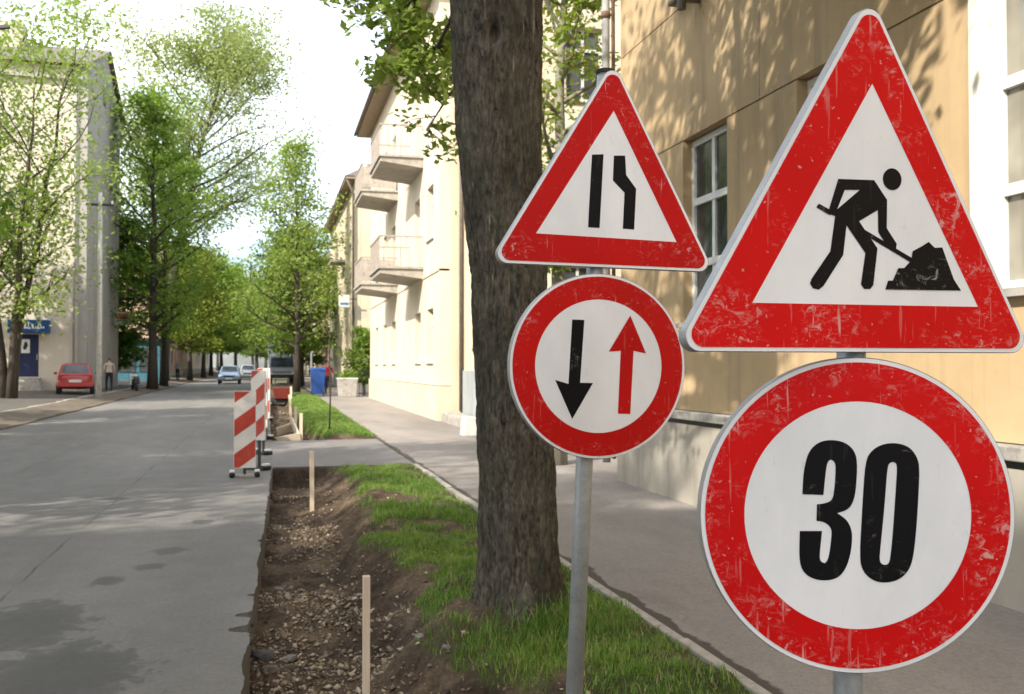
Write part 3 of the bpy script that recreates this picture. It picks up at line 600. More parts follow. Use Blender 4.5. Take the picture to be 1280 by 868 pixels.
# --- left: gable building with shop
GB = empty('gable_building', (-9.05, 53, .2), 'tall building with sunlit pale front and shaded grey gable end', 'building')
EV, PK, GD = 16.8, 19.3, 11.0
gv = [(0, 0), (0, GD), (EV, GD), (PK, GD*.5), (EV, 0)]
gpts = [(0, .002, 0), (0, GD, 0), (0, GD, EV), (0, GD*.52, PK), (0, .002, EV)]
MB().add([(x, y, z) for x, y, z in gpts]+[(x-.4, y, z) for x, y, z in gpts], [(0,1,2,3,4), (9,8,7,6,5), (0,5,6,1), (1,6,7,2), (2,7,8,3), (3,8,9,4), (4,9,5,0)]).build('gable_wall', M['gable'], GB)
ffl = lambda u, z, d: (-u, -d, z)
gops = [(1.75+.45, 3.15, .85, 3.0)]
wall_with_openings(ffl, .402, 26, 0, EV, gops, .3).build('front_wall', M['leftwall'], GB)
MB().box(-26, -.41, .31, GD, 0, EV-.05).build('inner_wall', M['gable'], GB)
MB().box(-26, -.2, -.28, -.002, EV-.75, EV-.55).build('cornice', M['concrete'], GB)
MB().hexa([(-26.2, -.5, EV-.02), (.25, -.5, EV-.02), (.25, GD*.52, PK+.02), (-26.2, GD*.52, PK+.02), (-26.2, -.5, EV+.14), (.25, -.5, EV+.14), (.25, GD*.52, PK+.18), (-26.2, GD*.52, PK+.18)]).build('roof', M['roof'], GB)
MB().hexa([(-26.2, GD*.52+.01, PK+.02), (.25, GD*.52+.01, PK+.02), (.25, GD+.5, EV-.02), (-26.2, GD+.5, EV-.02), (-26.2, GD*.52+.01, PK+.18), (.25, GD*.52+.01, PK+.18), (.25, GD+.5, EV+.14), (-26.2, GD+.5, EV+.14)]).build('roof', M['roof'], GB)
MB().box(-5.4, -4.0, 4.0, 5.0, PK-1.0, PK+.9).build('chimney', M['leftwall'], GB)
fg = lambda u, z, d: (d, u, z)
MB().box(.002, .03, 4.7, 5.5, 16.1, 17.5).build('attic_window', M['glass'], GB)
MB().box(.002, .012, 2.2, 4.0, .3, 9.5).build('render_patch', M['plinth'], GB)
MB().box(.002, .016, .3, GD-.2, .0, 1.1).build('gable_plinth', M['bluegrey'], GB)
MB().tube([(-.55, -.09, .4), (-.55, -.09, EV-.7)], .06, 8).build('downpipe', M['pipe'], GB, True)
dr = MB().box(-3.145, -2.205, .02, .08, .86, 2.995).build('shop_door', M['bluepaint'], GB)
MB().box(-3.02, -2.62, .012, .018, 2.05, 2.75).build('poster', M['white'], dr); MB().plate([(-2.94, 2.3), (-2.86, 2.6), (-2.76, 2.62), (-2.7, 2.45), (-2.78, 2.25), (-2.88, 2.2)], .006, .004).build('poster_mark', M['darkmetal'], dr)
MB().box(-2.30, -2.26, .0, .018, 1.7, 2.0).build('handle', M['galv'], dr)
for i in range(4): MB().box(-3.6+.1*i, -1.8-.1*i, -1.3+.3*i, -.004, .001 if i == 0 else .2*i-.002, .2*(i+1)).build('step', M['concrete'], GB)
sb = MB().box(-3.55, -1.65, -.5, -.003, 3.05, 3.72).build('shop_sign', M['bluesign'], GB, False, .02)
x = -3.2
for i, (wd, sl, h0, h1) in enumerate([(.16, .10, .22, .52), (.12, -.08, .2, .46), (.18, .06, .22, .5), (.10, .0, .2, .55), (.2, -.06, .22, .46), (.14, .08, .2, .5), (.12, -.1, .24, .55)]):
    MB().plate([(x, 3.05+h0), (x+wd*.45, 3.05+h0), (x+wd*.45+sl, 3.05+h1), (x+sl, 3.05+h1)], -.512, .01).plate([(x+wd*.46+.01, 3.05+h0), (x+wd+.03, 3.05+h0), (x+wd+.03, 3.05+h0+.09), (x+wd*.46+.01, 3.05+h0+.09)], -.512, .01).build('lettering', M['white'], sb); x += .2
hs = empty('projecting_sign', (-8.55, 62.6, 4.2), 'small red and white projecting sign on the grey gable corner', 'sign')
MB().box(-.5, .35, -.06, .06, -.1, .7).build('panel', M['offwhite'], hs); MB().box(-.44, .3, -.075, -.061, .28, .62).build('red_field', M['redboard'], hs)
# kiosk on the left
ki = empty('kiosk', (-8.4, 82, gz(82)+.1), 'teal glazed kiosk with flat dark roof on the far kerb', 'kiosk')
MB().box(-3.5, -.05, .05, 8, 0, 3.3).build('body', M['teal'], ki); MB().box(-3.8, .35, -.3, 8.3, 3.3, 3.55).build('roof', M['darkmetal'], ki)
for i in range(5): MB().box(-.049, .0, .3+i*1.5, 1.55+i*1.5, .8, 2.8).build('window', M['glass'], ki)
for i in range(2): MB().box(-3.2+i*1.6, -1.9+i*1.6, 0, .049, .8, 2.8).build('window', M['glass'], ki)
for i in range(6): MB().box(-.02, .04, .1+i*1.5, .25+i*1.5, .05, 3.2).build('mullion', M['offwhite'], ki)
# building added out of view across the street to shade the near street
BB = empty('shade_building', (-10.5, -35.6, .15), 'unseen cream building added opposite the ochre building to shade the near street', 'building')
fb = lambda u, z, d: (d, 32-u, z)
bo = [(u, u+1.2, z, z+1.8) for z in (1.6, 4.9, 8.2, 11.5) for u in (2, 6, 10, 14, 18, 22, 26)]
wall_with_openings(fb, 0, 32, .9, 14.6, bo, .3).build('wall', M['cream2'], BB); MB().box(-11, -.31, 0.01, 31.99, -.3, 14.5).build('end_wall', M['cream2'], BB); MB().box(-.305, .05, 0, 32, -.3, .9).build('plinth', M['plinth'], BB)
for o_ in bo: window(BB, fb, *o_, .16, 'offwhite', 'glass', (.68,))
MB().box(-11.4, .5, -.5, 32.5, 14.6, 14.9).build('roof', M['roof'], BB)

# ------------------------------------------------------------------ trees
def leaf_cloud(name, C, size, mat, rng, flat=.35, droop=0.0, var=None):
    n = len(C); N = rng.normal(0, 1, (n, 3)); N[:, 2] = np.abs(N[:, 2])+flat; N /= np.linalg.norm(N, axis=1)[:, None]
    A = rng.normal(0, 1, (n, 3)); A -= N*(A*N).sum(1)[:, None]; A /= np.linalg.norm(A, axis=1)[:, None]; B = np.cross(N, A)
    s = (size*rng.uniform(.6, 1.3, n))[:, None]
    V = np.stack([C-A*s, C+B*s*.55+A*s*.1-N*s*.1, C+A*s*1.05, C-B*s*.55+A*s*.1-N*s*.1], 1).reshape(-1, 3)
    if var is None: var = np.clip(rng.normal(.5, .22, n), 0, 1)
    return np_mesh(name, V, np.arange(4*n).reshape(n, 4), mat, ('FACE', var))
SH = {'oval': lambda u: math.sin(math.pi*(.16+.78*u))**.8, 'spire': lambda u: (1-u)**.55*(.75+.25*min(1, u*5))+.06, 'cone': lambda u: (1-u)**.75*.95+.08, 'round': lambda u: math.sin(math.pi*(.1+.85*u))**.55, 'vase': lambda u: .35+.65*math.sin(math.pi*(.05+.8*u))}
def tree(name, label, loc, h, r0, cb, rad, shape, nl, nleaf, ls, leafm, barkm='barkfar', seed=1, lean=(0, 0), up=.35, spread=.28, cat='tree', group=None, stems=1, rise=.5, trunkn=8):
    rg = random.Random(seed); rn = np.random.default_rng(seed); root = empty(name, loc, label, cat, group)
    tr = MB(); br = MB(); anch = []
    for st in range(stems):
        a0 = rg.uniform(0, 6.28)+st*6.283/stems; so = .0 if stems == 1 else .12; sl = 0 if stems == 1 else .16*h
        hh = h*(1 if st == 0 else rg.uniform(.75, .95)); pts = []; rr = []
        for i in range(10):
            t = i/9; pts.append(Vector((so*math.cos(a0)+lean[0]*t**1.4+math.cos(a0)*sl*t**1.3+rg.uniform(-1, 1)*.012*h*t, so*math.sin(a0)+lean[1]*t**1.4+math.sin(a0)*sl*t**1.3+rg.uniform(-1, 1)*.012*h*t, hh*.96*t-.1*(i == 0))))
            rr.append((r0 if stems == 1 else r0*.7)*((1-t)**.85*.95+.03)*(1+.35*math.exp(-t*22)))
        tr.tube(pts, rr, trunkn)
        def sp(t):
            f = t*9; i = min(8, int(f)); return pts[i].lerp(pts[i+1], f-i), rr[i]+(rr[i+1]-rr[i])*(f-i)
        for i in range(nl//stems):
            u = (i+rg.uniform(.2, .8))/(nl//stems); t = cb+(.98-cb)*u; p, rl = sp(min(.995, t)); az = i*2.39996+a0+rg.uniform(-.4, .4)
            Lm = rad*SH[shape](u)*rg.choice((rg.uniform(.45, .8), rg.uniform(.8, 1.3)))*(1 if stems == 1 else .7); d = Vector((math.cos(az), math.sin(az), up+rise*u)).normalized()
            lp = [p]; 
            for k in range(4):
                d = (d+Vector((rg.uniform(-.22, .22), rg.uniform(-.22, .22), rg.uniform(-.12, .2)))).normalized(); lp.append(lp[-1]+d*Lm/4)
            br.tube(lp, [rl*.5*(1-.2*k)+.004 for k in range(5)], 5, 0, False)
            wgt = rg.uniform(.35, 1.5)
            for k in range(2, 5): anch.append((lp[k], wgt*.8))
            for q in range(6):
                s0 = lp[min(4, 1+q//2)].lerp(lp[min(4, 2+q//2)], rg.random()); dd = (d+Vector((rg.uniform(-1, 1), rg.uniform(-1, 1), rg.uniform(-.5, .8)))).normalized()
                e = s0+dd*Lm*rg.uniform(.18, .42); br.tube([s0, s0.lerp(e, .5)+Vector((0, 0, .03*Lm)), e], [rl*.16+.003, rl*.1+.002, .003], 4, 0, False)
                anch.append((e, wgt*rg.uniform(.4, 1.6))); anch.append((s0.lerp(e, .55), wgt*rg.uniform(.2, .9)))
    tr.build('trunk', M[barkm], root, True); br.build('branches', M[barkm], root, True)
    P = np.array([list(a[0]) for a in anch]); W = np.array([a[1] for a in anch]); W /= W.sum()
    idx = rn.choice(len(P), nleaf, p=W); sg = spread*rad*.42*rn.uniform(.4, 1.25, len(P))[idx]
    Cn = P[idx]+np.clip(rn.normal(0, 1, (nleaf, 3)), -1.7, 1.7)*sg[:, None]*np.array([1, 1, .55])
    cl = rn.normal(0, .16, len(P))[idx]; var = np.clip(rn.normal(.5, .15, nleaf)+cl, 0, 1)
    link('crown', leaf_cloud('crown', Cn, ls, M[leafm], rn, .35, 0, var), root)
    return root
def again(src, loc, rz, sc, label, group=None):
    c = copy_tree(src); c.location = loc; c.rotation_euler = (0, 0, rz); c.scale = sc if isinstance(sc, tuple) else (sc, sc, sc); c['label'] = label
    if group: c['group'] = group
    return c

# foreground tree: finely modelled trunk
FT = empty('lime_tree', (1.52, 5.8, 0), 'stout grey-brown furrowed tree trunk on the grass behind the paired signs', 'tree')
def trunk_mesh():
    prof = [(-.25, .02, .36), (0.0, .008, .315), (.08, .005, .275), (.2, .002, .252), (.35, 0, .243), (.8, -.015, .234), (1.1, -.03, .23), (1.6, -.05, .227), (2.09, -.072, .226), (2.5, -.105, .236), (2.94, -.139, .25), (3.4, -.15, .262), (3.85, -.154, .276), (4.3, -.15, .30), (4.8, -.14, .30)]
    zs = np.concatenate([np.linspace(-.25, .4, 60), np.linspace(.4, 4.8, 420)[1:]]); n = 256; V = []
    pz = [p[0] for p in prof]; th = np.linspace(0, 2*np.pi, n, endpoint=False)
    for z in zs:
        cx = np.interp(z, pz, [p[1] for p in prof]); r = np.interp(z, pz, [p[2] for p in prof])
        flare = max(0, .5-z)/.5
        rr = r*(1+.5*flare**1.6*np.maximum(0, np.cos(th*2.5+.9))**2+.05*flare+.022*np.sin(th*3+z*.7)+.02*np.sin(th*2-z*1.3))
        warp = .35*(fbm(th*0+z*1.6, th*0+3.3)-.5)
        
        f = fbm(np.abs(((th+warp)/(2*np.pi)*26) % 26), th*0+z*2.4, 4); f2 = fbm(th/(2*np.pi)*64 % 64, th*0+z*9, 3)
        rid = (1-np.abs(2*f-1))**1.5; rr = rr+.034*(rid-.55)+.016*(f2-.5)+.03*(fbm(th/(2*np.pi)*6 % 6, th*0+z*1.1+4, 3)-.5)
        rr = rr+.045*np.exp(-((th-4.45)/.5)**2-((z-3.58)/.2)**2)-.10*np.exp(-((th-4.45)/.16)**2-((z-3.55)/.08)**2)+.03*np.exp(-((th-5.6)/.3)**2-((z-2.2)/.25)**2)+.025*np.exp(-((th-3.6)/.3)**2-((z-1.2)/.2)**2)
        V.append(np.stack([cx+rr*np.cos(th), rr*np.sin(th), th*0+z], -1))
    V = np.concatenate(V); m = len(zs); i = np.arange(n); j = np.arange(m-1)[:, None]
    Fq = np.stack([(j*n+i), (j*n+(i+1) % n), ((j+1)*n+(i+1) % n), ((j+1)*n+i)], -1).reshape(-1, 4)
    return np_mesh('trunk', V, Fq, M['bark'], None, True)
link('trunk', trunk_mesh(), FT)
def fore_crown():
    rg = random.Random(21); rn = np.random.default_rng(21); br = MB(); anch = []
    def limb(p, d, L, r, lev):
        pts = [p]
        for k in range(5):
            d = (d+Vector((rg.uniform(-.25, .25), rg.uniform(-.25, .25), rg.uniform(-.1, .22)))).normalized(); pts.append(pts[-1]+d*L/5)
        br.tube(pts, [r*(1-.16*k) for k in range(6)], 8 if lev == 0 else 5, 0, False)
        if lev < 2:
            for q in range(7 if lev == 0 else 5):
                s = pts[1+q*4//6 if lev == 0 else 2+q*3//5]; dd = (d*.7+Vector((rg.uniform(-1, 1), rg.uniform(-1, 1), rg.uniform(-.35, .7)))).normalized(); limb(s, dd, L*rg.uniform(.35, .6), r*.42, lev+1)
        if lev >= 1:
            for k in range(2, 6): anch.append((pts[k], rg.uniform(.3, 1.5)))
    top = Vector((-.14, 0, 4.5))
    for i in range(9):
        az = i*2.4+.5; limb(top+Vector((0, 0, rg.uniform(0, .3))), Vector((math.cos(az)*.9, math.sin(az)*.9, .75+.25*(i % 3))).normalized(), rg.uniform(3.4, 5.2), .12, 0)
    limb(top, Vector((.05, 0, 1)), 6, .2, 0)
    n = 26000; P = np.array([list(a[0]) for a in anch]); W = np.array([a[1] for a in anch]); W /= W.sum(); idx = rn.choice(len(P), n, p=W)
    Cn = P[idx]+rn.normal(0, .26, (n, 3)); Cn = Cn[(Cn[:, 2] > 4.9) & ~((Cn[:, 2] < 8.6) & (Cn[:, 0] < .1))]
    # low sprays hanging in front of the far facade
    low = [((-.1, .05, 4.45), (-.25, 1.6, 4.55), (-.62, 2.9, 4.62), 0), ((-.1, .05, 4.3), (-.2, 1.9, 4.15), (-.45, 3.3, 4.30), 0), ((-.1, .1, 4.1), (-.05, 1.7, 3.85), (-.12, 2.9, 3.72), 1), ((-.25, 1.6, 4.5), (-.5, 2.4, 4.75), (-.75, 3.1, 4.95), 0), ((-.2, 1.9, 4.15), (.0, 2.6, 4.35), (.1, 3.2, 4.4), 0)]
    lw = []
    for a, b, c, sparse in low:
        a, b, c = Vector(a), Vector(b), Vector(c); br.tube([a, a.lerp(b, .5)+Vector((0, 0, .06)), b, b.lerp(c, .5), c], [.03, .022, .016, .01, .004], 6, 0, False)
        for q in range(11):
            s = b.lerp(c, rg.uniform(-.1, 1)); e = s+Vector((rg.uniform(-.36, .3), rg.uniform(-.3, .35), rg.uniform(-.2, .26))); br.tube([s, e], [.006, .002], 4, 0, False)
            lw.append(np.array(e)+rn.normal(0, .085, (24 if sparse else 62, 3))*np.array([1, 1, .7]))
    br.build('branches', M['bark'], FT, True)
    link('crown', leaf_cloud('crown', Cn, .085, M['leaf_lime'], rn), FT)
    L = np.concatenate(lw); link('low_leaves', leaf_cloud('low_leaves', L, .048, M['leaf_young'], rn, .5), FT)
fore_crown()

t_near = tree('lime_tree', 'slim pale-barked tree growing by the corner of the ochre building', (4.42, 14.6, 0), 11, .16, .3, 1.45, 'oval', 40, 8500, .06, 'leaf_gold', 'barkpale', 5, (.35, .2), .35, .42)
# left side
tree('multi_stem_tree', 'many-stemmed sparse spring tree before the blue shop door', (-10.0, 42, .26), 17.5, .23, .2, 5.8, 'vase', 64, 21000, .10, 'leaf_young', 'barkfar', 9, (-.4, 0), .7, .40, stems=4)
lime = tree('lime_tree', 'bright green lime tree with dark trunk just past the grey gable', (-6.75, 61.5, .25), 18.5, .27, .17, 4.5, 'oval', 38, 11000, .13, 'leaf_lime', 'barkfar', 14, (0, 0), .35, .36)
again(lime, (-6.9, 69.5, .3), 2.1, (.95, .95, .88), 'bright green lime tree, second in the row past the grey gable', None)
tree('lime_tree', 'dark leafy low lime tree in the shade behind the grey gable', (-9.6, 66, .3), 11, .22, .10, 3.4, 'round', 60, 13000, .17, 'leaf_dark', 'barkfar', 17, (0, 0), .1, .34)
tree('poplar_tree', 'huge pale yellow-green tree towering behind the lime trees', (-8.6, 84, .3), 28.6, .5, .42, 9.6, 'round', 46, 34000, .15, 'leaf_pale', 'barkfar', 23, (5.0, 0), .5, .34)
mid = tree('maple_tree', 'golden-tinged maple with brown trunk beside the teal kiosk', (-6.9, 92, .3), 11.5, .24, .26, 4.6, 'round', 32, 15000, .15, 'leaf_gold', 'barkfar', 31, (0, 0), .3, .34)
m2 = tree('maple_tree', 'fresh green maple beyond the golden-tinged maple', (-6.7, 108, .35), 12, .24, .22, 4.9, 'round', 32, 15000, .16, 'leaf_lime', 'barkfar', 33, (0, 0), .3, .34)
again(m2, (-6.8, 124, .4), 1.2, 1.08, 'green maple before the near half of the cream house on the far kerb')
again(m2, (-6.4, 142, .45), 2.4, 1.15, 'green maple before the far half of the cream house')
again(m2, (-5.2, 165, .55), 4.0, 1.25, 'green maple overhanging the street past the cream house')
again(lime, (-3.0, 200, .7), 1.0, (1.2, 1.2, .85), 'green lime tree closing the view at the end of the street')
again(m2, (1.5, 215, .75), 2.0, 1.3, 'broad green maple closing the view on the truck side of the street')
again(lime, (-9.0, 185, .6), 3.0, 1.0, 'green lime tree past the last cream house on the far kerb')
# right side verge
rt = tree('linden_tree', 'tall slender pale green tree with pointed crown on the trench verge', (1.62, 57, .13), 15.2, .17, .16, 4.0, 'cone', 44, 9000, .115, 'leaf_young', 'barkfar', 41, (0, 0), .35, .40)
r2 = tree('linden_tree', 'dense green linden just behind the slender pointed tree', (2.3, 70, .2), 10.5, .2, .16, 3.6, 'round', 34, 14000, .13, 'leaf_lime', 'barkfar', 43, (0, 0), .3, .34)
again(r2, (1.9, 84, .25), 1.9, (1.05, 1.05, 1.2), 'dense green linden beside the grey work truck')
again(rt, (2.2, 100, .3), .7, 1.0, 'pale pointed tree on the verge beyond the grey work truck')
again(r2, (2.2, 118, .4), 3.3, 1.25, 'large green linden before the cream house past the red-brown house')
again(m2, (2.6, 140, .5), 5.1, 1.1, 'green maple midway along the cream house past the red-brown house')
again(r2, (2.4, 165, .6), .9, 1.35, 'green linden beyond the cream house past the red-brown house')
# trees out of the frame on the far kerb that shade the street
for (x, y_, rz, sc, lab) in ((-7.3, 2.0, .6, .66, 'lime tree on the far kerb beside the added shade building'), (-7.2, 8.5, 2.0, .72, 'lime tree on the far kerb past the added shade building')):
    again(lime, (x, y_, .1), rz, sc, lab)
low = tree('lime_tree', 'low round lime tree on the far kerb, level with the ochre building corner', (-8.6, 9.5, .2), 8.2, .16, .28, 2.7, 'round', 56, 9000, .16, 'leaf_lime', 'barkfar', 61, (0, 0), .3, .34)
for (x, y_, rz, lab) in ((-8.7, 14.2, 1.1, 'low round lime tree on the far kerb, opposite the asphalt crossing'), (-8.8, 18.9, 2.3, 'low round lime tree on the far kerb, opposite the sapling'), (-9.0, 23.4, 3.7, 'low round lime tree on the far kerb, opposite the loose kerb stones'), (-10.2, 28.2, 5.0, 'low round lime tree on the far kerb, next to the street lamp')):
    again(low, (x, y_, .2), rz, random.uniform(.92, 1.08), lab)
for (x, y_, rz, sc, lab) in ((-15.2, 46.3, .4, 1.3, 'round lime tree on the forecourt nearest the blue shop'), (-14.2, 41.6, 1.9, 1.3, 'round lime tree on the forecourt behind the many-stemmed tree'), (-17.5, 43.5, 4.4, 1.35, 'round lime tree at the rear of the forecourt')):
    again(low, (x, y_, .25), rz, sc, lab)
again(m2, (-2.0, 182, .6), 3.3, (1.5, 1.2, 1.0), 'broad green maple before the tall pale house at the end of the street')
again(r2, (-.5, 225, .8), .4, 1.7, 'green linden beside the tall pale house at the end of the street')
# shrub in the gap between the apartment buildings
tree('shrub', 'green shrub behind the fence between the two apartment buildings', (4.75, 49.3, .1), 3.0, .05, .15, 1.25, 'round', 40, 5000, .09, 'leaf_lime', 'barkfar', 51, (0, 0), .5, .4, 'shrub')
fn = empty('fence', (4.3, 47.4, .09), 'dark metal fence in the gap beside the cream apartments', 'fence')
for i in range(12): MB().box(.03+i*.15, .055+i*.15, -.012, .012, 0, 1.25).build('bar', M['darkmetal'], fn)
MB().box(0, 1.75, -.018, .018, 1.25, 1.29).box(0, 1.75, -.018, .018, .15, .19).build('rail', M['darkmetal'], fn)
# sapling with stake
sp_ = empty('sapling', (1.36, 22.3, .03), 'thin bare sapling on the grass past the crossing', 'sapling')
sm = MB().tube([(0, 0, -.1), (.03, 0, 1.0), (-.01, 0, 1.9), (.02, 0, 2.6)], [.022, .018, .013, .004], 8); sm.build('trunk', M['barkfar'], sp_, True)
tw = MB(); rg = random.Random(4); lf = []
for i in range(9):
    z = 1.5+i*.12; a = i*2.4; e = Vector((math.cos(a)*.28, math.sin(a)*.28, z+.3)); tw.tube([(0, 0, z), e], [.006, .002], 4); lf += [list(e+Vector((rg.uniform(-.08, .08), rg.uniform(-.08, .08), rg.uniform(-.08, .08)))) for _ in range(9)]
tw.build('branches', M['barkfar'], sp_); link('crown', leaf_cloud('crown', np.array(lf), .03, M['leaf_young'], np.random.default_rng(3)), sp_)

# ------------------------------------------------------------------ road signs
def fill(loops, y, name, mat, parent):
    bm = bmesh.new(); es = []
    for lp in loops:
        vs = [bm.verts.new((x, y, z)) for x, z in lp]; es += [bm.edges.new((vs[i], vs[(i+1) % len(vs)])) for i in range(len(vs))]
    bmesh.ops.triangle_fill(bm, edges=es, use_beauty=True)
    for f in bm.faces:
        f.normal_update()
        if f.normal.y > 0: f.normal_flip()
    me = bpy.data.meshes.new(name); bm.to_mesh(me); bm.free(); me.materials.append(mat)
    return link(name, me, parent)
def rounded(pts, r, n=10):
    out = []; m = len(pts)
    for i in range(m):
        p = Vector(pts[i]); a = (Vector(pts[i-1])-p).normalized(); b = (Vector(pts[(i+1) % m])-p).normalized()
        ang = a.angle(b)/2; d = r/math.tan(ang); c = p+(a+b).normalized()*(r/math.sin(ang))
        s = p+a*d-c; e = p+b*d-c; a0 = math.atan2(s.y, s.x); a1 = math.atan2(e.y, e.x); da = (a1-a0+math.pi) % (2*math.pi)-math.pi
        out += [(c.x+r*math.cos(a0+da*k/n), c.y+r*math.sin(a0+da*k/n)) for k in range(n+1)]
    return out
def inset(pts, d):
    m = len(pts); cx = sum(p[0] for p in pts)/m; cz = sum(p[1] for p in pts)/m; out = []
    for i in range(m):
        p = Vector(pts[i]); a = (Vector(pts[i-1])-p).normalized(); b = (Vector(pts[(i+1) % m])-p).normalized(); out.append(tuple(p+(a+b).normalized()*(d/math.sin(a.angle(b)/2))))
    return out
def circle(r, n=96, cx=0, cz=0): return [(cx+r*math.cos(2*math.pi*i/n), cz+r*math.sin(2*math.pi*i/n)) for i in range(n)]
def sign_face(root, outer, redout, inner, red, white, flange=.028, backw=.3):
    pl = MB().plate(outer, 0, .003); n = len(outer)
    area = sum(outer[i][0]*outer[(i+1) % n][1]-outer[(i+1) % n][0]*outer[i][1] for i in range(n)); o2 = outer if area > 0 else outer[::-1]
    pl.build('plate', M[white], root)
    # folded rim that runs back from the plate
    c = (sum(p[0] for p in o2)/n, sum(p[1] for p in o2)/n)
    V = []; F = []
    for y, k in ((.0005, 1.003), (.003, 1.006), (flange, 1.006), (flange, .955)):
        V += [(c[0]+(x-c[0])*k, y, c[1]+(z-c[1])*k) for x, z in o2]
    for q in range(3): F += [(q*n+i, (q+1)*n+i, (q+1)*n+(i+1) % n, q*n+(i+1) % n) for i in range(n)]
    MB().add(V, F).build('rim', M['backmetal'], root)
    fill([redout, inner], -.0012, 'red_border', M[red], root); fill([inner], -.0008, 'white_field', M[white], root)
    for z in (-.11, .11): MB().box(c[0]-backw*.6, c[0]+backw*.6, .006, flange+.004, c[1]+z-.02, c[1]+z+.02).build('back_rail', M['backmetal'], root)
def clamp(root, x, z, y, r=.03):
    MB().tube([(x, y, z-.02), (x, y, z+.02)], r+.006, 14).box(x-.045, x+.045, y-r-.012, y-r, z-.018, z+.018).build('clamp', M['darkmetal'], root, False)
PR = .0275
def post(label, base, top, nm='sign_post'):
    b, t = Vector(base), Vector(top); root = empty(nm, base, label, 'post'); d = t-b
    MB().tube([(0, 0, -.3), d*.5, d], PR, 20).build('tube', M['galv'], root, True); MB().tube([d, d+Vector((0, 0, .012))], PR+.004, 16).build('cap', M['black'], root)
    return root
# front pair
post('galvanised post carrying the scratched roadworks triangle and speed limit', (1.075, 1.66+.0, -.02), (1.125, 1.667, 2.18))
T1 = empty('roadworks_sign', (1.0954, 1.617, 1.8402), 'large scratched red triangle sign with black digging worker', 'sign')
t1c = [(.0316, .432), (-.378, -.2610), (.3955, -.2610)]; t1o = rounded(t1c, .028); t1r = rounded(inset(t1c, .0075), .024)
sign_face(T1, t1o, t1r, [(.0338, .2573), (-.2243, -.171), (.2691, -.171)], 'red1', 'white1')
clamp(T1, .01, -.15, .049); clamp(T1, .015, .15, .049)
worker = [[(-.0197,.0691),(.0359,.07),(.0641,.033),(.0517,.0171),(.0021,-.0108),(-.0252,-.0196),(-.0497,-.0029),(-.0449,.0107),(.0042,.0496),(-.0286,.0481)],
 [(-.0424,.0687),(-.0197,.0691),(-.0286,.0481),(-.0449,.0107),(-.0497,-.0029),(-.0655,.0018)],
 [(.0517,.0171),(.0641,.033),(.0628,-.0218),(.0846,-.0515),(.0829,-.0616),(.0734,-.0661),(.0665,-.0621),(.044,-.0296),(.0435,.0129)],
 [(-.0497,-.0029),(-.0252,-.0196),(-.0328,-.0764),(-.0756,-.1365),(-.0855,-.1437),(-.098,-.1418),(-.1042,-.1325),(-.101,-.1237),(-.0605,-.0701)],
 [(-.0252,-.0196),(.0021,-.0108),(.042,-.0617),(.0321,-.1331),(.0251,-.1404),(.0118,-.1407),(.0051,-.1319),(.0153,-.0714)]]
wk = MB()
def addpoly(mb, pts, y):
    fs = []
    for t in tessellate_polygon([[Vector((x, z, 0)) for x, z in pts]]):
        a, b, c = [pts[k] for k in t]; cr = (b[0]-a[0])*(c[1]-a[1])-(b[1]-a[1])*(c[0]-a[0]); fs.append(tuple(t) if cr > 0 else tuple(t)[::-1])
    mb.add([(x, y, z) for x, z in pts], fs)
for i, p in enumerate(worker): addpoly(wk, p, -.0016-.00004*i)
addpoly(wk, [(.0759+.0207*math.cos(a), .0737+.0213*math.sin(a)) for a in np.linspace(0, 2*math.pi, 32, endpoint=False)], -.0016)
wk.build('worker_symbol', M['blackprint'], T1)
sh = MB(); addpoly(sh, [(-.0843,.0196),(-.0898,.0124),(-.0608,-.0016),(-.056,.0067)], -.00195); sh.build('shovel_grip', M['blackprint'], T1); sh = MB(); addpoly(sh, [(.0148,-.027),(.0099,-.0343),(.1164,-.0872),(.1215,-.0798)], -.00195); sh.build('shovel_symbol', M['blackprint'], T1)
he = MB(); addpoly(he, [(.0584,-.1408),(.0647,-.1235),(.0749,-.1233),(.0874,-.0987),(.1006,-.0984),(.1165,-.0829),(.12,-.0648),(.1396,-.0552),(.1564,-.0456),(.1701,-.0567),(.187,-.0555),(.2133,-.1184),(.2293,-.1395)], -.0021); he.build('heap_symbol', M['blackprint'], T1)
C1 = empty('speed_limit_sign', (1.0949, 1.6234, 1.2669), 'round scratched red-ringed speed limit sign reading 30', 'sign', None, -YAW)
sign_face(C1, circle(.300), circle(.292), circle(.217), 'red1c', 'white1')
clamp(C1, .0, .12, .049); clamp(C1, -.005, -.12, .049)
def soften(pts, it=2):
    for _ in range(it):
        out = []; m = len(pts)
        for i in range(m):
            p0, p, p1 = Vector(pts[i-1]), Vector(pts[i]), Vector(pts[(i+1) % m]); d0, d1 = p-p0, p1-p
            if d0.length > 1e-6 and d1.length > 1e-6 and d0.angle(d1) > R(62): out.append(tuple(p))
            else: k0 = min(.25, .02/max(d0.length, 1e-6)); k1 = min(.25, .02/max(d1.length, 1e-6)); out += [tuple(p-d0*k0), tuple(p+d1*k1)]
        pts = out
    return pts
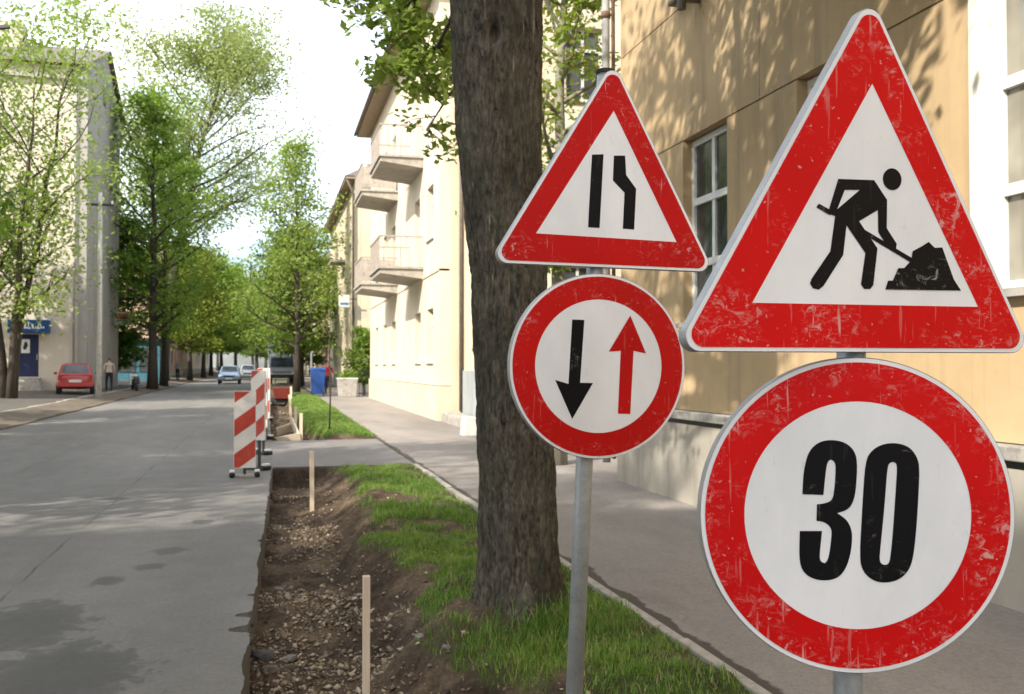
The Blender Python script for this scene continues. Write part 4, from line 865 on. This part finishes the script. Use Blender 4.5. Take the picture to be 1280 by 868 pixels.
three = [(-.1058,.0396),(-.1046,.0671),(-.1016,.0925),(-.0931,.1221),(-.0741,.1399),(-.0487,.1441),(-.0233,.139),(-.0064,.1242),(0,.103),(-.003,.0501),(-.0085,.0248),(-.0191,.0099),(-.0394,.0036),(-.0233,-.007),(-.014,-.0218),(-.0106,-.0408),(-.014,-.0726),(-.0233,-.1022),(-.0402,-.1212),(-.0678,-.1255),(-.0931,-.1191),(-.108,-.1043),(-.113,-.081),(-.1113,-.0303),(-.0686,-.0303),(-.0741,-.0768),(-.072,-.0887),(-.0635,-.0916),(-.0563,-.0831),(-.0496,-.0345),(-.0529,-.0218),(-.0656,-.0125),(-.0792,-.0112),(-.0783,.0205),(-.0635,.0222),(-.0508,.0269),(-.0453,.0396),(-.0411,.0925),(-.0445,.103),(-.0521,.106),(-.0593,.0988),(-.0656,.0383)]
zo = [(.0148,.103),(.0275,.1242),(.0486,.1356),(.074,.1382),(.0994,.1306),(.1142,.1115),(.1193,.0882),(.1129,-.0133),(.1057,-.081),(.0952,-.1085),(.074,-.1255),(.0444,-.1297),(.0211,-.1212),(.0063,-.1022),(.0029,-.0768),(.0084,.0121)]
zi = [(.0571,.0925),(.0622,.1001),(.0698,.1018),(.0761,.0959),(.074,.0628),(.0677,-.0218),(.0613,-.0853),(.0562,-.0946),(.0465,-.0946),(.0402,-.0874),(.0423,-.0641),(.0507,.0121)]
fill([soften(three)], -.0016, 'digit_three', M['blackprint'], C1); fill([soften(zo), soften(zi)], -.0016, 'digit_zero', M['blackprint'], C1)
# rear pair
post('galvanised post carrying the narrowing-road triangle and priority disc', (.925, 2.975, -.02), (1.073, 2.972, 2.515))
T2 = empty('road_narrows_sign', (1.0549, 2.93, 2.0916), 'red triangle sign showing a road narrowing on the right', 'sign')
t2c = [(.0313, .455), (-.3801, -.2128), (.3831, -.2243)]
sign_face(T2, rounded(t2c, .031), rounded(inset(t2c, .0085), .027), [(.0309, .2913), (-.2315, -.1171), (.2497, -.1297)], 'red2', 'white2')
clamp(T2, .005, .18, .049); clamp(T2, -.012, -.1, .049)
fill([[(-.0441,.1442),(-.0044,.1474),(-.0185,-.0926),(-.058,-.0918)]], -.0016, 'left_edge_symbol', M['blackprint'], T2)
fill([[(.031,.145),(.07,.1471),(.0733,.0843),(.1078,.0403),(.1005,-.0937),(.0613,-.0919),(.0674,.0254),(.0274,.0636)]], -.0016, 'right_edge_symbol', M['blackprint'], T2)
C2 = empty('priority_sign', (1.0347, 2.93, 1.5526), 'round red-ringed sign with black down arrow and red up arrow', 'sign')
sign_face(C2, circle(.297), circle(.289), circle(.215), 'red2c', 'white2')
clamp(C2, -.01, .1, .049); clamp(C2, -.02, -.2, .049)
fill([[(-.0916,.1495),(-.0507,.1482),(-.0653,-.053),(-.0217,-.0543),(-.0921,-.1689),(-.1485,-.0439),(-.1043,-.0569)]], -.0016, 'black_arrow', M['blackprint'], C2)
fill([[(.1065,.1651),(.1613,.0411),(.1176,.05),(.1056,-.1554),(.063,-.1536),(.073,.0498),(.0319,.0467)]], -.0016, 'red_arrow', M['red2'], C2)

# ------------------------------------------------------------------ striped beacon boards
def clip_band(x0, x1, z0, z1, k0, k1, slope):
    """part of the board between the lines z = slope*x + k0 and k1"""
    poly = [(x0, z0), (x1, z0), (x1, z1), (x0, z1)]
    for sgn, k in ((1, k0), (-1, k1)):
        res = []; f = lambda p: sgn*(p[1]-slope*p[0]-k)
        for i in range(len(poly)):
            a, b = poly[i], poly[(i+1) % len(poly)]
            if f(a) >= 0: res.append(a)
            if f(a)*f(b) < 0: t = f(a)/(f(a)-f(b)); res.append((a[0]+(b[0]-a[0])*t, a[1]+(b[1]-a[1])*t))
        poly = res
        if len(poly) < 3: return None
    return poly
def beacon(loc, rz, label, zb=.13, hh=1.08, wd=.30):
    root = empty('beacon_board', loc, label, 'barrier', 'striped beacon boards along the trench', rz); x0, x1 = -wd/2, wd/2
    MB().plate(rounded([(x0, zb), (x1, zb), (x1, zb+hh), (x0, zb+hh)], .015, 4), 0, .022).build('board', M['whiteboard'], root)
    for k in range(-3, 6):
        p = clip_band(x0+.006, x1-.006, zb+.006, zb+hh-.006, zb+k*.48+.06, zb+k*.48+.30, .72)
        if p: fill([p], -.0015, 'red_stripe', M['redboard'], root)
    MB().box(-.02, .02, .024, .05, .0, zb+hh*.6).build('stand', M['darkmetal'], root)
    MB().box(-.17, .17, -.06, .09, .0, .04).build('base_plate', M['concrete' if zb < .2 else 'black'], root, False, .01)
    for x in (-.17, .17):
        MB().tube([(x, -.075, .04), (x, .075, .04)], .04, 12).build('foot', M['black'], root, True); MB().box(x-.036, x+.036, -.06, .06, .07, .105).build('foot_cap', M['white'], root, False, .01)
    return root
beacon((-.31, 14.03, 0), .02, 'red and white striped beacon board at the corner of the trench')
beacon((-.145, 15.0, -.003), -.75, 'second striped beacon board, standing turned at the crossing', .45, 1.05, .28)
beacon((-.10, 17.6, -.003), -.9, 'third striped beacon board, in the middle of the crossing', .48, 1.05, .28)
beacon((-.06, 21.3, 0), -.8, 'fourth striped beacon board, where the second trench starts', .45, 1.05, .28)
beacon((-.06, 28.5, gz(28.5)), -.5, 'striped beacon board just past the loose kerb stones', .40, 1.05, .28)
beacon((-.06, 38.5, gz(38.5)), -.4, 'striped beacon board before the red dumper', .40, 1.05, .28)
# stakes and planks
def stake(x, y_, z0, z1, lab, wd=.04, lean=(0, 0)):
    mb = MB(); b = wd/2; dx, dy = lean; mb.hexa([(-b, -b, z0), (b, -b, z0), (b, b, z0), (-b, b, z0), (-b+dx, -b+dy, z1), (b+dx, -b+dy, z1), (b+dx, b+dy, z1), (-b+dx, b+dy, z1)])
    tag(mb.build('wooden_stake', M['wood'], None, False, .003, (x, y_, 0)), lab, 'stake', 'setting-out stakes in the trenches')
stake(.487, 4.9, -.6, .496, 'tall pale wooden stake standing in the gravel near the tree', .036)
stake(.56, 12.6, -.6, .47, 'pale wooden stake at the far end of the near trench', .055, (-.01, 0))
stake(.735, 22.3, -.5, .50, 'wooden stake behind the plank at the start of the second trench', .07)
stake(.70, 25.6, -.5, .52, 'wooden stake beside the long plank in the second trench', .07)
stake(.78, 33, -.5, .62, 'leaning wooden stake midway along the second trench', .08, (-.08, 0))
stake(.98, 43, -.5, .7, 'wooden stake in the second trench near the blue bin', .08)
for (a, b, lab) in (((.20, 22.1, -.14), (.72, 22.25, -.06), 'pale plank lying across the start of the second trench'), ((.68, 22.4, -.06), (.66, 27.5, .02), 'long plank set on edge along the second trench'), ((.25, 26.6, -.2), (.70, 27.3, -.1), 'short plank lying askew in the second trench')):
    a, b = Vector(a), Vector(b); d = (b-a).normalized(); s = Vector((-d.y, d.x, 0)).normalized(); u = d.cross(s)*-1
    if u.z < 0: u = -u
    p = [a-s*.02-u*.1, b-s*.02-u*.1, b+s*.02-u*.1, a+s*.02-u*.1]; p += [q+u*.22 for q in p]
    tag(MB().hexa([tuple(q) for q in p]).build('plank', M['wood'], None, False, .004), lab, 'plank', 'formwork planks in the second trench')
for i, (x, y_, z, rz, lab) in enumerate(((-.20, 21.15, 0, .05, 'pale kerb stone under another at the start of the second trench'), (-.18, 21.3, .2, -.1, 'kerb stone lying on top of another at the start of the second trench'), (-.17, 22.7, 0, .03, 'second pale kerb stone in line beside the second trench'), (-.18, 24.1, 0, -.04, 'third pale kerb stone in line beside the second trench'), (-.16, 24.2, .2, .1, 'kerb stone lying on top of the third pale kerb stone'), (-.18, 26.0, 0, .02, 'fourth pale kerb stone in line beside the second trench'))):
    tag(MB().box(-.15, .15, -.5, .5, 0, .2).build('kerb_stone', M['kerb'], None, False, .02, (x, y_, z+.001), (0, 0, rz)), lab, 'kerb stone', 'loose kerb stones by the second trench')

# ------------------------------------------------------------------ poles and lamp
up_ = empty('utility_pole', (-7.3, 46, .15), 'slim peeling concrete pole before the grey gable', 'pole')
MB().tube([(0, 0, -.3), (0, 0, 4), (0, 0, 9.2)], [.13, .105, .08], 12).build('shaft', M['offwhite'], up_, True); MB().box(-.6, .6, -.04, .04, 8.6, 8.7).build('cross_arm', M['darkmetal'], up_)
for x in (-.5, .5): MB().tube([(x, 0, 8.7), (x, 0, 8.85)], [.04, .03], 8).build('insulator', M['white'], up_)
lp = empty('street_lamp', (-9.0, 30, .2), 'street lamp with a thin dark arm reaching over the far kerb', 'street lamp')
MB().tube([(0, 0, -.2), (0, 0, 9.9), (.4, 0, 10.7), (1.1, 0, 10.95)], [.10, .07, .05, .035], 10).build('pole', M['darkmetal'], lp, True)
MB().hexa([(1.05, -.1, 10.9), (1.8, -.08, 11.06), (1.8, .08, 11.06), (1.05, .1, 10.9), (1.05, -.08, 11.03), (1.75, -.05, 11.14), (1.75, .05, 11.14), (1.05, .08, 11.03)]).build('lamp_head', M['darkmetal'], lp)
gp = empty('sign_pole', (2.15, 50.2, .1), 'pale green thin pole beside the blue bin', 'pole'); MB().tube([(0, 0, -.2), (0, 0, 2.2)], .05, 8).build('shaft', M['pipe'], gp, True); MB().tube([(0, 0, 2.2), (0, 0, 2.24)], .06, 8).build('cap', M['galv'], gp)
ws = empty('projecting_sign', (4.15, 54.0, 4.6), 'white projecting sign box on the pale yellow apartments', 'sign')
MB().box(-.35, .25, -.09, .09, 0.25, .95).build('box', M['offwhite'], ws, False, .03); MB().box(.25, .62, -.03, .03, .7, .76).build('bracket', M['darkmetal'], ws); MB().box(-.28, .18, -.1, -.091, .4, .52).build('green_band', M['teal'], ws)

# ------------------------------------------------------------------ bin, planter, dumper
bn = empty('waste_bin', (2.42, 49.0, .1), 'tall blue plastic waste bin on the pavement edge', 'bin')
MB().hexa([(-.29, -.28, .12), (.29, -.28, .12), (.29, .28, .12), (-.29, .28, .12), (-.36, -.36, 1.3), (.36, -.36, 1.3), (.36, .36, 1.3), (-.36, .36, 1.3)]).build('body', M['binblue'], bn, False, .03)
MB().hexa([(-.39, -.39, 1.3), (.39, -.39, 1.3), (.39, .39, 1.3), (-.39, .39, 1.3), (-.36, -.34, 1.42), (.36, -.34, 1.42), (.36, .34, 1.42), (-.36, .34, 1.42)]).build('lid', M['binblue'], bn, False, .02)
for x in (-.3, .3): MB().tube([(x-.03, .2, .12), (x+.03, .2, .12)], .12, 12).build('wheel', M['black'], bn)
MB().tube([(-.3, .4, 1.2), (.3, .4, 1.2)], .02, 8).build('handle', M['black'], bn); MB().box(-.25, .25, -.36, -.25, .1, .2).build('foot', M['binblue'], bn)
pl = empty('planter', (3.75, 47.4, .09), 'pale concrete planter box before the shrub', 'planter')
MB().hexa([(-.42, -.35, 0), (.42, -.35, 0), (.42, .35, 0), (-.42, .35, 0), (-.48, -.4, .85), (.48, -.4, .85), (.48, .4, .85), (-.48, .4, .85)]).build('tub', M['concrete'], pl, False, .03); MB().box(-.5, .5, -.42, .42, .85, .93).build('rim', M['offwhite'], pl, False, .02)
pc = np.random.default_rng(6).normal(0, 1, (500, 3))*np.array([.22, .18, .12])+np.array([0, 0, 1.05]); link('plants', leaf_cloud('plants', pc, .05, M['leaf_lime'], np.random.default_rng(8)), pl)
dm = empty('dumper', (.62, 46, gz(46)-.45), 'small red site dumper standing in the second trench', 'dumper')
dm.scale = (.8, .8, .72)
MB().hexa([(-.38, -.7, .62), (.38, -.7, .62), (.42, .25, .5), (-.42, .25, .5), (-.55, -.95, 1.35), (.55, -.95, 1.35), (.55, .45, 1.35), (-.55, .45, 1.35)]).build('skip', M['dumper'], dm, False, .03)
MB().box(-.3, .3, -.5, 1.5, .38, .56).build('chassis', M['darkmetal'], dm); MB().box(-.36, .36, .62, 1.5, .561, 1.12).build('engine_cover', M['dumper'], dm, False, .05); MB().box(-.25, .25, .62, 1.0, 1.121, 1.22).build('seat', M['black'], dm)
MB().tube([(-.34, 1.05, 1.1), (-.34, 1.05, 2.0), (.34, 1.05, 2.0), (.34, 1.05, 1.1)], .03, 8).build('roll_bar', M['darkmetal'], dm); MB().tube([(0, .5, .9), (0, .6, 1.5)], .025, 8).build('steering_column', M['darkmetal'], dm)
for x in (-.48, .48):
    for y_ in (-.35, 1.15): wv = MB().tube([(x-.11, y_, .32), (x+.11, y_, .32)], .32, 18).build('wheel', M['black'], dm); MB().tube([(x-.115, y_, .32), (x+.115, y_, .32)], .15, 12).build('rim', M['offwhite'], wv)

# ------------------------------------------------------------------ vehicles
def car(name, label, loc, rz, paintm, L=3.85, W=1.64, H=1.42, front=False, hatch=True):
    root = empty(name, loc, label, 'car', None, rz); h = L/2; w2 = W/2
    st = [(-h, .42, .74, .80), (-h+.08, .30, .88, .92), (-h+.5, .22, .95, .99), (-.6, .2, .93, 1.0), (.5, .2, .92, 1.0), (h-1.0, .2, .90, .99), (h-.35, .24, .78, .96), (h-.06, .32, .66, .88), (h, .42, .58, .76)]
    V = []; F = []
    for y_, zb, zs, ws_ in st:
        ww = w2*ws_; half = [(ww*.86, zb), (ww*.98, zb+.10), (ww, (zb+zs)/2), (ww*.985, zs-.12), (ww*.90, zs)]
        V += [(x, y_, z) for x, z in half]+[(-x, y_, z) for x, z in half[::-1]]
    n = 10
    for i in range(len(st)-1): F += [(i*n+k, (i+1)*n+k, (i+1)*n+(k+1) % n, i*n+(k+1) % n) for k in range(n)]
    F += [tuple(range(n)), tuple(range(len(st)*n-1, (len(st)-1)*n-1, -1))]
    body = MB().add(V, F).build('body', M[paintm], root, True); body.modifiers.new('s', 'SUBSURF').render_levels = 2; body.modifiers['s'].levels = 2
    zs = .91; a, b = (-h+.12 if hatch else -h+.75), h-1.05; ra, rb = (-h+.55 if hatch else -h+1.25), h-1.85; x0, x1 = w2*.90, w2*.70
    B = [(-x0, a, zs-.05), (x0, a, zs-.05), (x0, b, zs-.05), (-x0, b, zs-.05)]; T = [(-x1, ra, H-.03), (x1, ra, H-.03), (x1, rb, H-.03), (-x1, rb, H-.03)]
    MB().hexa(B+T).build('cabin', M[paintm], root, False, .06); MB().hexa([(-x1*.92, ra+.1, H-.04), (x1*.92, ra+.1, H-.04), (x1*.92, rb-.1, H-.04), (-x1*.92, rb-.1, H-.04), (-x1*.8, ra+.25, H+.01), (x1*.8, ra+.25, H+.01), (x1*.8, rb-.25, H+.01), (-x1*.8, rb-.25, H+.01)]).build('roof', M[paintm], root, True, .03)
    B = [Vector(p) for p in B]; T = [Vector(p) for p in T]
    def pane(p, q, r, s, u0, u1, v0, v1, nm):
        def P(u, v): return p.lerp(q, u).lerp(s.lerp(r, u), v)
        nn = (q-p).cross(s-p).normalized()*.012; MB().add([P(u0, v0)+nn, P(u1, v0)+nn, P(u1, v1)+nn, P(u0, v1)+nn, P(u0, v0)-nn, P(u1, v0)-nn, P(u1, v1)-nn, P(u0, v1)-nn], [(0,1,2,3), (7,6,5,4), (0,4,5,1), (1,5,6,2), (2,6,7,3), (3,7,4,0)]).build(nm, M['carglass'], root)
    pane(B[0], B[1], T[1], T[0], .09, .91, .22, .92, 'rear_window'); pane(B[2], B[3], T[3], T[2], .07, .93, .15, .94, 'windscreen')
    for (p, q, r, s) in ((B[1], B[2], T[2], T[1]), (B[3], B[0], T[0], T[3])): pane(p, q, r, s, .12, .5, .2, .88, 'side_window'); pane(p, q, r, s, .53, .88, .2, .88, 'side_window')
    for sx in (-1, 1):
        MB().hexa([(sx*w2*.60, h-.10, .58), (sx*w2*.93, h-.22, .58), (sx*w2*.93, h-.30, .74), (sx*w2*.6, h-.18, .74), (sx*w2*.6, h-.03, .56), (sx*w2*.92, h-.12, .56), (sx*w2*.92, h-.2, .72), (sx*w2*.6, h-.1, .72)]).build('headlight', M['carlight'], root)
        MB().box(sx*w2*.80-.07, sx*w2*.80+.07, -h-.012, -h+.25, .64, .86).build('tail_light', M['taillight'], root, False, .02)
        MB().box(sx*(w2+.09)-.08, sx*(w2+.09)+.08, h-1.45, h-1.36, .9, 1.03).build('mirror', M[paintm], root, False, .03)
        for y_ in (-h+.68, h-.78):
            wv = MB().tube([(sx*(w2-.20), y_, .29), (sx*(w2-.015), y_, .29)], .29, 20).build('wheel', M['black'], root); MB().tube([(sx*(w2-.03), y_, .29), (sx*(w2-.005), y_, .29)], .18, 14).build('hub_cap', M['galv'], wv)
    MB().box(-w2*.92, w2*.92, -h-.05, -h+.14, .34, .54).build('bumper', M[paintm], root, False, .04); MB().box(-w2*.9, w2*.9, h-.16, h+.04, .32, .5).build('bumper', M[paintm], root, False, .04)
    MB().box(-.26, .26, -h-.062, -h-.051, .56, .67).build('number_plate', M['white'], root); MB().box(-.26, .26, h+.042, h+.052, .36, .47).build('number_plate', M['white'], root); MB().box(-.4, .4, h-.02, h+.012, .54, .66).build('grille', M['darkmetal'], root)
    return root
car('parked_car', 'red hatchback parked facing the building beside the concrete pole', (-8.85, 49.4, .29), .16, 'carred')
car('car', 'pale blue car driving towards the roadworks', (-2.95, 80, gz(80)+.002), math.pi, 'carblue', 4.2, 1.7, 1.43, True, False)
car('car', 'white car following the pale blue car', (-1.95, 101, gz(101)+.002), math.pi, 'carwhite', 4.3, 1.7, 1.45, True, False)
tk = empty('work_truck', (1.05, 76, gz(76)+.03), 'grey box truck parked on the verge by the lindens', 'truck')
MB().box(-1.05, 1.05, 1.9, 6.4, .95, 3.1).build('box_body', M['greybox'], tk, False, .04); MB().hexa([(-1, 0, .5), (1, 0, .5), (1, 1.8, .5), (-1, 1.8, .5), (-.92, .45, 2.2), (.92, .45, 2.2), (.92, 1.8, 2.3), (-.92, 1.8, 2.3)]).build('cab', M['greybox'], tk, False, .08)
MB().hexa([(-.86, .16, 1.35), (.86, .16, 1.35), (.84, .3, 1.35), (-.84, .3, 1.35), (-.8, .385, 2.05), (.8, .385, 2.05), (.8, .5, 2.05), (-.8, .5, 2.05)]).build('windscreen', M['carglass'], tk); MB().box(-1.0, 1.0, -.12, .02, .45, .72).build('bumper', M['darkmetal'], tk); MB().box(-.8, .8, .1, 6.3, .5, .949).build('chassis', M['darkmetal'], tk)
for x in (-.85, .85):
    MB().box(x-.13, x+.13, -.02, .03, .74, .9).build('headlight', M['carlight'], tk)
    for y_ in (.9, 5.0): MB().tube([(x-.12, y_, .42), (x+.12, y_, .42)], .42, 18).build('wheel', M['black'], tk)

# ------------------------------------------------------------------ people
def person(loc, rz, label, shirt, trousers, hair, h=1.72, stride=.12):
    k = h/1.72
    J = [((0,0,.95),.14,.11), ((0,0,1.12),.135,.10), ((0,.01,1.32),.17,.11), ((0,0,1.45),.10,.075), ((0,0,1.52),.055,.055), ((0,.02,1.60),.075,.085), ((0,.02,1.70),.07,.08),
         ((-.19,0,1.40),.065,.06), ((-.25,.02,1.13),.05,.05), ((-.24,.10,.90),.038,.038), ((-.24,.13,.80),.04,.025), ((.19,0,1.40),.065,.06), ((.25,.02,1.13),.05,.05), ((.24,.10,.90),.038,.038), ((.24,.13,.80),.04,.025),
         ((-.10,0,.86),.095,.10), ((-.11,stride*.6,.48),.065,.07), ((-.11,stride*.7,.10),.045,.05), ((-.11,stride*.7+.14,.04),.045,.035), ((.10,0,.86),.095,.10), ((.11,-stride*.6+.04,.48),.065,.07), ((.11,-stride,.10),.045,.05), ((.11,-stride+.14,.04),.045,.035)]
    E = [(0,1),(1,2),(2,3),(3,4),(4,5),(5,6),(2,7),(7,8),(8,9),(9,10),(2,11),(11,12),(12,13),(13,14),(0,15),(15,16),(16,17),(17,18),(0,19),(19,20),(20,21),(21,22)]
    me = bpy.data.meshes.new('skel'); me.from_pydata([tuple(c*k for c in j[0]) for j in J], E, []); ob = bpy.data.objects.new('skel', me); COL.objects.link(ob)
    ob.modifiers.new('sk', 'SKIN'); ob.modifiers.new('ss', 'SUBSURF').levels = 2
    for i, j in enumerate(J): me.skin_vertices[0].data[i].radius = (j[1]*k, j[2]*k); me.skin_vertices[0].data[i].use_root = (i == 0)
    dg = bpy.context.evaluated_depsgraph_get(); m2_ = bpy.data.meshes.new_from_object(ob.evaluated_get(dg)); bpy.data.objects.remove(ob)
    m2_.name = 'body'; m2_.materials.clear()
    for m in (M['skin'], shirt, trousers, hair, M['black']): m2_.materials.append(m)
    for p in m2_.polygons:
        c = p.center/k; ax = abs(c.x)
        p.material_index = 4 if c.z < .09 else 2 if (c.z < .98 and ax < .2) else (3 if c.z > 1.66 or (c.z > 1.58 and c.y < 0) else 0) if c.z > 1.47 else (0 if (ax > .2 and c.z < 1.12) else 1)
        p.use_smooth = True
    root = empty('person', loc, label, 'person', None, rz); link('body', m2_, root); return root
CL = {n: pm(n, c, None, 6, .9, .1) for n, c in (('pale_cloth', (.50, .42, .37)), ('dark_cloth', (.02, .02, .025)), ('red_cloth', (.38, .03, .05)), ('navy_cloth', (.02, .025, .06)), ('brown_hair', (.06, .04, .025)), ('grey_cloth', (.28, .28, .30)), ('pink_cloth', (.55, .32, .28)))}
person((-7.95, 53.2, .30), .3, 'person in pale top and dark trousers walking past the grey gable', CL['pale_cloth'], CL['dark_cloth'], CL['brown_hair'])
person((3.02, 50.6, .1), math.pi, 'person in red top and dark trousers beside the blue bin', CL['red_cloth'], CL['navy_cloth'], CL['brown_hair'])
person((-7.6, 88, .4), math.pi*.9, 'person in grey top and dark trousers by the teal kiosk', CL['grey_cloth'], CL['dark_cloth'], CL['brown_hair'])
person((3.4, 60, .2), .1, 'person in pink top walking along the pale yellow apartments', CL['pink_cloth'], CL['dark_cloth'], CL['brown_hair'])
mb_ = empty('motor_scooter', (-7.25, 57.5, .2), 'small scooter with white front shield parked by the lime trunks', 'scooter', None, .3)
for y_ in (-.55, .6): MB().tube([(-.05, y_, .24), (.05, y_, .24)], .24, 16).build('wheel', M['black'], mb_)
MB().hexa([(-.16, -.75, .42), (.16, -.75, .42), (.16, .15, .36), (-.16, .15, .36), (-.13, -.7, .74), (.13, -.7, .74), (.13, .05, .70), (-.13, .05, .70)]).build('body', M['darkmetal'], mb_, False, .04); MB().box(-.14, .14, -.65, .05, .745, .82).build('seat', M['black'], mb_, False, .03); MB().box(-.14, .14, .1, .5, .28, .34).build('footboard', M['darkmetal'], mb_)
MB().hexa([(-.2, .42, .3), (.2, .42, .3), (.16, .56, .3), (-.16, .56, .3), (-.2, .34, .95), (.2, .34, .95), (.16, .44, .95), (-.16, .44, .95)]).build('front_shield', M['white'], mb_, False, .03); MB().tube([(-.33, .33, 1.04), (0, .4, 1.0), (.33, .33, 1.04)], .018, 8).build('handlebar', M['black'], mb_)
